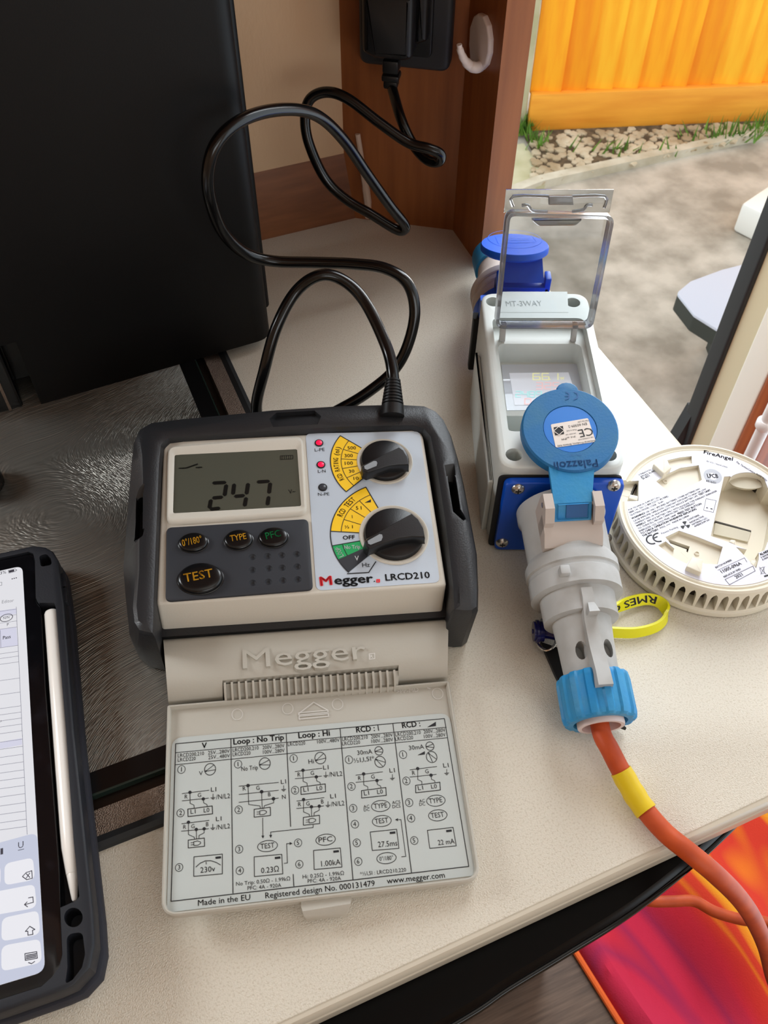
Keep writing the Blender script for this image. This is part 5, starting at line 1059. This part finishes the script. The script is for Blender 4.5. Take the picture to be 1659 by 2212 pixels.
# blue gland nut
nt_ = MB(); rings = []; NS = 112
def nr(k, base):
    ph = (k * 14 / NS) % 1; return base + (0.0012 if 0.12 < ph < 0.62 else 0.0)
for t, base in ((.895, .0182), (.905, .0192), (.93, .0196), (1.09, .0196), (1.115, .0190), (1.125, .0176)):
    rings.append([LM @ Vector((nr(k, base) * math.cos(2 * math.pi * k / NS), nr(k, base) * math.sin(2 * math.pi * k / NS), T(t))) for k in range(NS)])
rings.append([LM @ Vector((0.0150 * math.cos(2 * math.pi * k / NS), 0.0150 * math.sin(2 * math.pi * k / NS), T(1.125))) for k in range(NS)])
rings.append([LM @ Vector((0.0140 * math.cos(2 * math.pi * k / NS), 0.0140 * math.sin(2 * math.pi * k / NS), T(1.08))) for k in range(NS)])
nt_.loft(rings, False, True); nut = nt_.build('gland_nut', M['blue_nut'], ln_, CON)
MB().lathe([(0.0128, T(1.08)), (0.0132, T(1.135)), (0.0128, T(1.145)), (0.0108, T(1.145)), (0.0102, T(1.12)), (0.0100, T(1.085))], 36, LM).build('gland_insert', M['inner_white'], nut, CON)
cs_ = CON @ Vector((0, -T(1.0), 0)); ce_ = CON @ Vector((0, -T(1.16), -0.002))
oc = [cs_, ce_] + [Zp(x, y, z) for x, y, z in ((1318, 1620, .018), (1345, 1672, .012), (1385, 1738, .0075), (1435, 1797, .0068), (1490, 1842, .0066), (1545, 1888, -.004), (1595, 1938, -.035), (1630, 1990, -.085), (1655, 2050, -.16), (1672, 2120, -.25), (1685, 2130, -.34), (1690, 2060, -.40), (1665, 1998, -.42), (1600, 1986, -.42), (1545, 1970, -.42), (1500, 1947, -.42), (1455, 1947, -.42), (1410, 1947, -.42), (1370, 1938, -.425), (1330, 1920, -.43))]
MB().tube(oc, 0.0053, 16, 8).build('cable', M['orange_cable'], ln_, Matrix())
tpp = [Zp(x, y, z) for x, y, z in ((1345, 1655, .0135), (1362, 1693, .0105), (1385, 1728, .0082), (1412, 1757, .0075))]
seg_ = smoothpath(oc, 8); i_a = min(range(len(seg_)), key=lambda i: (seg_[i] - Zp(1348, 1662, .0125)).length); i_b = min(range(len(seg_)), key=lambda i: (seg_[i] - Zp(1402, 1752, .0074)).length)
MB().tube(seg_[i_a:i_b + 1], [0.0060, 0.0062, 0.0060, 0.0063, 0.0060, 0.0062], 16, 1).build('tape_band', M['yellow_tape'], ln_, Matrix())
q = seg_[i_b]; 
# ================================================================ smoke alarm lying face down
mat('alarm_cream', (222, 214, 196), 0.45)
mat('alarm_inner', (196, 188, 168), 0.5)
mat('alarm_dark', (60, 54, 46), 0.7)
mat('alarm_label', (222, 222, 234), 0.22, bump=0.06, bscale=60)
AC = Vector((0.2142, 0.3661, 0.0)); ALM = Matrix.Translation(AC)
alm = thing('smoke_alarm', ALM, 'cream smoke alarm lying face down with battery bay open', 'alarm')
Au = lambda x, y, w=0.0256: uv(ALM, e8(x, y), w)
AH = 0.0253
MB().lathe([(0, 0), (0.060, 0), (0.0632, 0.0012), (0.0636, 0.003), (0.0634, 0.0052), (0.0622, 0.0058), (0.0620, 0.0066), (0.0, 0.0066)], 96, ).build('front_cover', M['alarm_cream'], alm, ALM)
MB().lathe([(0.0535, 0.006), (0.0535, 0.0222), (0.0525, 0.0222), (0.0525, 0.006)], 72).build('mesh_drum', M['alarm_dark'], alm, ALM)
bp_ = MB().lathe([(0, 0.0066), (0.052, 0.0066), (0.052, 0.0208), (0.0608, 0.0212), (0.0616, 0.0222), (0.0616, 0.0252), (0.0606, 0.0266), (0.0596, 0.0266), (0.0588, 0.0252), (0.0580, 0.0249), (0.0576, 0.0255), (0.0570, 0.0258), (0.0562, AH), (0, AH)], 96).build('back_plate', M['alarm_cream'], alm, ALM)
lb_ = MB().lathe([(0, AH - 0.0002), (0.0555, AH - 0.0002), (0.0555, AH + 0.0003), (0, AH + 0.0003)], 96).build('rating_label', M['alarm_label'], alm, ALM)
bay = [Au(*p) for p in [(1180, 400), (1245, 396)]] + [Au(1430 + 195 * math.cos(a), 445 - 92 * math.sin(a)) for a in [math.pi - 0.45 - k * (math.pi - 0.75) / 10 for k in range(11)]] + [Au(*p) for p in [(1660, 530), (1775, 560), (1700, 1000), (1620, 1205), (1545, 1235), (1400, 1185), (1220, 1112), (1035, 1048)]]
rc1 = [Au(*p) for p in [(440, 452), (560, 372), (700, 305), (905, 275), (940, 436), (622, 616)]]
rc1b = [Au(*p) for p in [(560, 222), (700, 190), (828, 176), (832, 258), (730, 278), (610, 330)]]
rc2 = [Au(*p) for p in [(540, 1060), (690, 988), (900, 1060), (1166, 1166), (1110, 1358), (965, 1350), (830, 1285), (640, 1185)]]
rc2b = [Au(*p) for p in [(462, 1150), (545, 1105), (640, 1185), (830, 1285), (775, 1350), (640, 1290)]]
ntc = [Au(*p) for p in [(80, 452), (252, 444), (246, 668), (40, 672)]]
rc3 = [Au(*p) for p in [(1310, 1168), (1430, 1195), (1560, 1235), (1560, 1300), (1530, 1400), (1400, 1260)]]
slt = [Au(*p) for p in [(598, 1052), (822, 1128), (800, 1195), (786, 1182), (790, 1160), (618, 1096), (588, 1120)]]
cutset = [(bay, 0.0092), (rc1, 0.0222), (rc1b, 0.0232), (rc2, 0.0222), (rc2b, 0.0230), (ntc, 0.017), (rc3, 0.020)]
cut(bp_, [MB().prism(p, d, 0.05) for p, d in cutset] + [MB().prism(slt, 0.0190, 0.05)])
cut(lb_, [MB().prism(p, d, 0.05) for p, d in cutset])
MB().prism(inset(ccw([Au(*p, 0.0222) for p in [(598, 1052), (822, 1128), (800, 1195), (588, 1120)]]), -0.001), 0.0188, 0.0193).build('slot_dark_sheet', M['alarm_dark'], alm, ALM)  # dark sheet added under the slot, painting the shade inside it
bb = Ink(ALM, e8, 0.0112); fl_ = MB()
b0 = [uv(ALM, e8(*p), 0.0106) for p in [(1085, 905), (1470, 1005), (1440, 1110), (1065, 1025)]]
MB().prism(b0, 0.0090, 0.0106).build('battery_flap', M['alarm_inner'], alm, ALM)
MB().loft([[(*uv(ALM, e8(*p), 0.0106), z) for p, z in (((1082, 882), .0094), ((1475, 990), .0094), ((1474, 1004), .0094), ((1080, 898), .0094))], [(*uv(ALM, e8(*p), 0.0106), z) for p, z in (((1082, 882), .0108), ((1475, 990), .0108), ((1474, 1004), .0108), ((1080, 898), .0108))]]).build('flap_slot', M['alarm_dark'], alm, ALM)
MB().lathe([(0.0, -0.0035), (0.010, -0.003), (0.0125, 0.0), (0.0, 0.0005)], 30, Matrix.Translation((*Au(1430, 470, .019), 0.0202)), 1.0, 0.5).build('thumb_scoop', M['alarm_inner'], alm, ALM) 
for poly in ([(405, 264), (530, 196), (612, 300), (525, 372)], [(768, 1382), (832, 1272), (955, 1306), (935, 1452)], [(150, 590), (246, 610), (240, 668), (142, 640)], [(1255, 1085), (1310, 1090), (1305, 1150), (1235, 1110)], [(1475, 1310), (1540, 1312), (1520, 1390), (1465, 1345)]):
    pz = Au(*poly[0]); up2 = 0.0042 if len(poly) and poly[0][0] in (405, 768) else 0.0005
    MB().prism(rnd([uv(ALM, e8(*p), AH + up2) for p in poly], 0.0008, 3), 0.017 if up2 < .001 else 0.0222, AH + up2, 0.0007).build('clip', M['alarm_cream'], alm, ALM)
for p in ((536, 460), (882, 1242)):
    q = Au(*p, .0222); MB().lathe([(0.0016, 0), (0.0016, 0.0008), (0.0012, 0.001), (0.0009, 0.0002), (0, 0.0002)], 16, Matrix.Translation((q.x, q.y, 0.0222))).build('screw_boss', M['alarm_cream'], alm, ALM)
rbm = MB(); rbm.loft([[(-.0007, .0535, .0064), (.0007, .0535, .0064), (.0007, .0618, .0064), (-.0007, .0618, .0064)], [(-.0010, .0535, .013), (.0010, .0535, .013), (.0010, .0612, .013), (-.0010, .0612, .013)], [(-.0013, .0535, .0170), (.0013, .0535, .0170), (.0013, .0608, .0170), (-.0013, .0608, .0170)], [(-.0020, .0535, .0196), (.0020, .0535, .0196), (.0020, .0608, .0196), (-.0020, .0608, .0196)], [(-.0033, .0535, .0213), (.0033, .0535, .0213), (.0033, .0608, .0213), (-.0033, .0608, .0213)]])
r0_ = None
for k in range(58):
    F_ = ALM @ Matrix.Rotation(2 * math.pi * k / 58, 4, 'Z')
    if r0_ is None: r0_ = rbm.build('vent_rib', M['alarm_cream'], alm, F_)
    else: dup(r0_, alm, F_)
A = Ink(ALM, e8, AH + 0.00045)
AT = [('FireAngel', (957, 148), (1275, 228), 38, .02), ('The TechnoCentre, Puma Way, Coventry', (1305, 245), (1760, 520), 22, .01), ('BS EN 14604:2005', (990, 237), (1215, 307), None, 0), ('IONISATION', (258, 390), (388, 332), None, .01), ('SMOKE ALARM', (276, 412), (446, 337), None, .01), ('SI-601', (296, 434), (376, 398), None, .015), ('LPCB', (1002, 412), (1120, 415), 42, .025), ('6516/01', (985, 455), (1090, 478), 22, .01),
  ('FOR TECHNICAL SUPPORT CALL', (145, 772), (485, 627), None, .01), ('0800 141 2561 (1-800 523171 IN EIRE)', (152, 802), (578, 620), None, .01), ('QUOTING MODEL CODE - SI-601', (165, 830), (526, 676), None, .01), ('WARNING!', (180, 867), (325, 803), None, .03), ('USE ONLY SPECIFIED BATTERIES. OTHER BATTERIES MAY', (333, 800), (926, 536), None, .01), ('CAUSE IMPROPER OPERATION. CONSTANT EXPOSURE TO HIGH OR LOW', (198, 894), (992, 540), None, .01), ('TEMPERATURES OR HIGH HUMIDITY MAY REDUCE BATTERY LIFE.', (214, 922), (902, 612), None, .01), ('TEST UNIT', (912, 608), (1040, 552), None, .03), ('WEEKLY.', (230, 949), (340, 900), None, .03), ('REPLACE BATTERY ONLY WITH ALKALINE TYPE EVEREADY ENERGIZER', (352, 894), (1108, 561), None, .01), ('522, DURACELL MN1604, CARBON-ZINC TYPE EVEREADY', (250, 974), (872, 692), None, .01), ('ENERGIZER 1222, GOLD PEAK 1604P.', (263, 1004), (668, 822), None, .01), ('PRESS TEST BUTTON', (682, 816), (940, 702), None, .03), ('TO CHECK OPERATION WHENEVER REPLACING', (280, 1031), (885, 758), None, .03), ('THE BATTERY.', (298, 1057), (478, 978), None, .03), ('9VDC ===   MADE IN CHINA', (488, 972), (806, 830), None, .01), ('Patents Pending', (505, 1030), (682, 955), None, 0),
  ('CONTAINS', (790, 882), (916, 826), None, .01), ('RADIOACTIVE', (814, 910), (966, 840), None, .01), ('MATERIAL<1µCi', (838, 932), (1000, 856), None, .01), ('AMERICIUM 241', (862, 952), (1027, 876), None, .01), ('BATCH NUMBER', (1095, 1400), (1270, 1314), None, .01), ('11005-096A', (1160, 1453), (1376, 1356), None, .01), ('REPLACE BY END', (1185, 1502), (1366, 1412), None, .01), ('2021', (1315, 1513), (1390, 1475), None, .01), ('ALARM', (1580, 1262), (1680, 1215), None, .03), ('3 SHORT', (1590, 1292), (1690, 1245), None, .01), ('A MINUTE', (1602, 1316), (1700, 1270), None, .01), ('+', (980, 748), (1004, 756), None, .02), ('-', (1030, 762), (1055, 768), None, .03)]
for a in AT: A.text(*a)
A.line([(985, 640), (1095, 662), (1064, 790), (958, 766)], 0.00025, True)
A.line([(1112, 1420), (1402, 1285), (1430, 1330)], 0.0002); A.line([(1192, 1520), (1495, 1375), (1520, 1428), (1240, 1578)], 0.00025, True)
def arcq(c, rx, ry, a0, a1, wd, rot=0.0, n=12):
    pts = []
    for k in range(n + 1):
        a = a0 + (a1 - a0) * k / n; x, y = rx * math.cos(a), ry * math.sin(a); pts.append((c[0] + x * math.cos(rot) - y * math.sin(rot), c[1] + x * math.sin(rot) + y * math.cos(rot)))
    A.line(pts, wd)
arcq((398, 1085), 62, 48, 1.1, 4.6, 0.0010); arcq((468, 1062), 60, 46, 1.1, 4.6, 0.0010); A.line([(412, 1072), (452, 1055)], 0.0009)
for k in range(3):
    c = (757, 930); pts = [(c[0] + 14 * math.cos(k * 2.094 + .35 + j), c[1] + 12 * math.sin(k * 2.094 + .35 + j)) for j in (-.5, .5)] + [(c[0] + 52 * math.cos(k * 2.094 + .35 + j), c[1] + 44 * math.sin(k * 2.094 + .35 + j)) for j in (.5, .17, -.17, -.5)]
    A.poly(pts)
A.disc((757, 930), 8)
A.line([(1570, 1400), (1610, 1385), (1620, 1450), (1590, 1460)], 0.0002, True); A.line([(1565, 1385), (1640, 1465)], 0.0002); A.line([(1625, 1380), (1580, 1465)], 0.0002); A.poly([(1615, 1480), (1665, 1465), (1668, 1482), (1620, 1496)])
A.build('label_print', M['ink_black'], lb_)
lg = Ink(ALM, e8, AH + 0.0004); lg.ring((1058, 396), 72, 58, 0.0032, 32); mat('ink_mid', (170, 172, 180), 0.5); lg.build('approval_ring', M['ink_mid'], lb_)

# ================================================================ yellow printed wristband loop
mat('band_yellow', (232, 226, 20), 0.35)
BP = [(1290, 1330, .008), (1330, 1312, .008), (1365, 1298, .007), (1400, 1292, .0065), (1428, 1300, .006), (1440, 1318, .006), (1436, 1338, .006), (1415, 1354, .006), (1375, 1364, .006), (1330, 1364, .006), (1295, 1360, .006)]
bp = smoothpath([Zp(*p) for p in BP], 10); cen = Zp(1365, 1328, 0.0)
rows = []
for i, p in enumerate(bp):
    t = (bp[min(i + 1, len(bp) - 1)] - bp[max(i - 1, 0)]).normalized(); up3 = Vector((0, 0, 1)); out = t.cross(up3).normalized()
    if out.dot(p - cen) < 0: out = -out
    far = max(0.0, min(1.0, (p.y - cen.y + 0.004) / 0.012)); wv_ = (up3 * (0.75) + out * (0.95 * far - 0.25 * (1 - far))).normalized() * 0.0037; nn = wv_.cross(t).normalized() * 0.0009
    rows.append((p, wv_, nn))
zmin = min((p - w_ ).z for p, w_, n in rows); off = Vector((0, 0, 0.0012 - zmin)); rows = [(p + off, w_, n) for p, w_, n in rows]
yl = thing('wristband', Matrix.Translation(cen), 'yellow rubber band loop with black printed lettering beside the connector', 'band')
MB().loft([[p - w_ - n, p + w_ - n, p + w_ + n, p - w_ + n] for p, w_, n in rows]).build('band', M['band_yellow'], yl, Matrix())
cum = [0.0]
for i in range(1, len(rows)): cum.append(cum[-1] + (rows[i][0] - rows[i - 1][0]).length)
def on_band(s_, t_h, side):
    for i in range(len(cum) - 1):
        if cum[i + 1] >= s_: break
    k = (s_ - cum[i]) / (cum[i + 1] - cum[i]); p = rows[i][0].lerp(rows[i + 1][0], k); w_ = rows[i][1].lerp(rows[i + 1][1], k); n = rows[i][2].lerp(rows[i + 1][2], k)
    return p + w_ * t_h + n * side
vv, ff = glyph('RMES 087', 0.02); x0 = min(p[0] for p in vv); x1 = max(p[0] for p in vv); sA, sB = cum[2], cum[36]
i_ = 22; side = 1.12 if rows[i_][2].dot(CAM - rows[i_][0]) > 0 else -1.12
MB().add([on_band(sB + (sA - sB) * (p[0] - x0) / (x1 - x0), 0.62 - (p[1] / CAPH) * 1.2, side) for p in vv], ff).build('band_print', M['ink_black'], yl, Matrix())
# ================================================================ key fob half hidden under the connector
mat('fob_navy', (18, 20, 92), 0.2)
mat('chrome', (210, 208, 204), 0.15, metal=1.0)
mat('strap_black', (18, 18, 19), 0.6)
k0 = Zp(1165, 1365, 0.009); kf = thing('key_fob', Matrix.Translation((k0.x, k0.y, 0)), 'navy plastic key fob on a steel ring beside the connector', 'key fob')
fa = [Zp(*p, .010) for p in ((1165, 1364), (1182, 1364), (1202, 1368))]
MB().tube([fa[0] + Vector((-.0045, 0, 0)), fa[0] + Vector((-.003, 0, 0)), fa[0], fa[1], fa[2], fa[2] + Vector((.012, -.003, -.001))], [0.0014, 0.0062, 0.0072, 0.0064, 0.0045, 0.0045, 0.0045, 0.0045], 16, 6).build('fob_body', M['fob_navy'], kf, Matrix())
rc_ = Zp(1180, 1370, .008); ringp = [rc_ + Vector((.006 * math.cos(a), .011 * math.sin(a), .003 * math.cos(a))) for a in [k * math.pi / 12 for k in range(24)]]
MB().tube(ringp, 0.0009, 8, 2, True).build('split_ring', M['chrome'], kf, Matrix())
sp3 = [Zp(*p, .004) for p in ((1185, 1395), (1195, 1415), (1206, 1440), (1225, 1480), (1260, 1530), (1322, 1560), (1332, 1568))]
sr3 = smoothpath(sp3, 6); MB().loft([[p + Vector((-.005, .002, -.0015)), p + Vector((.005, -.002, -.0015)), p + Vector((.005, -.002, .0015)), p + Vector((-.005, .002, .0015))] for p in sr3]).build('strap', M['strap_black'], kf, Matrix())
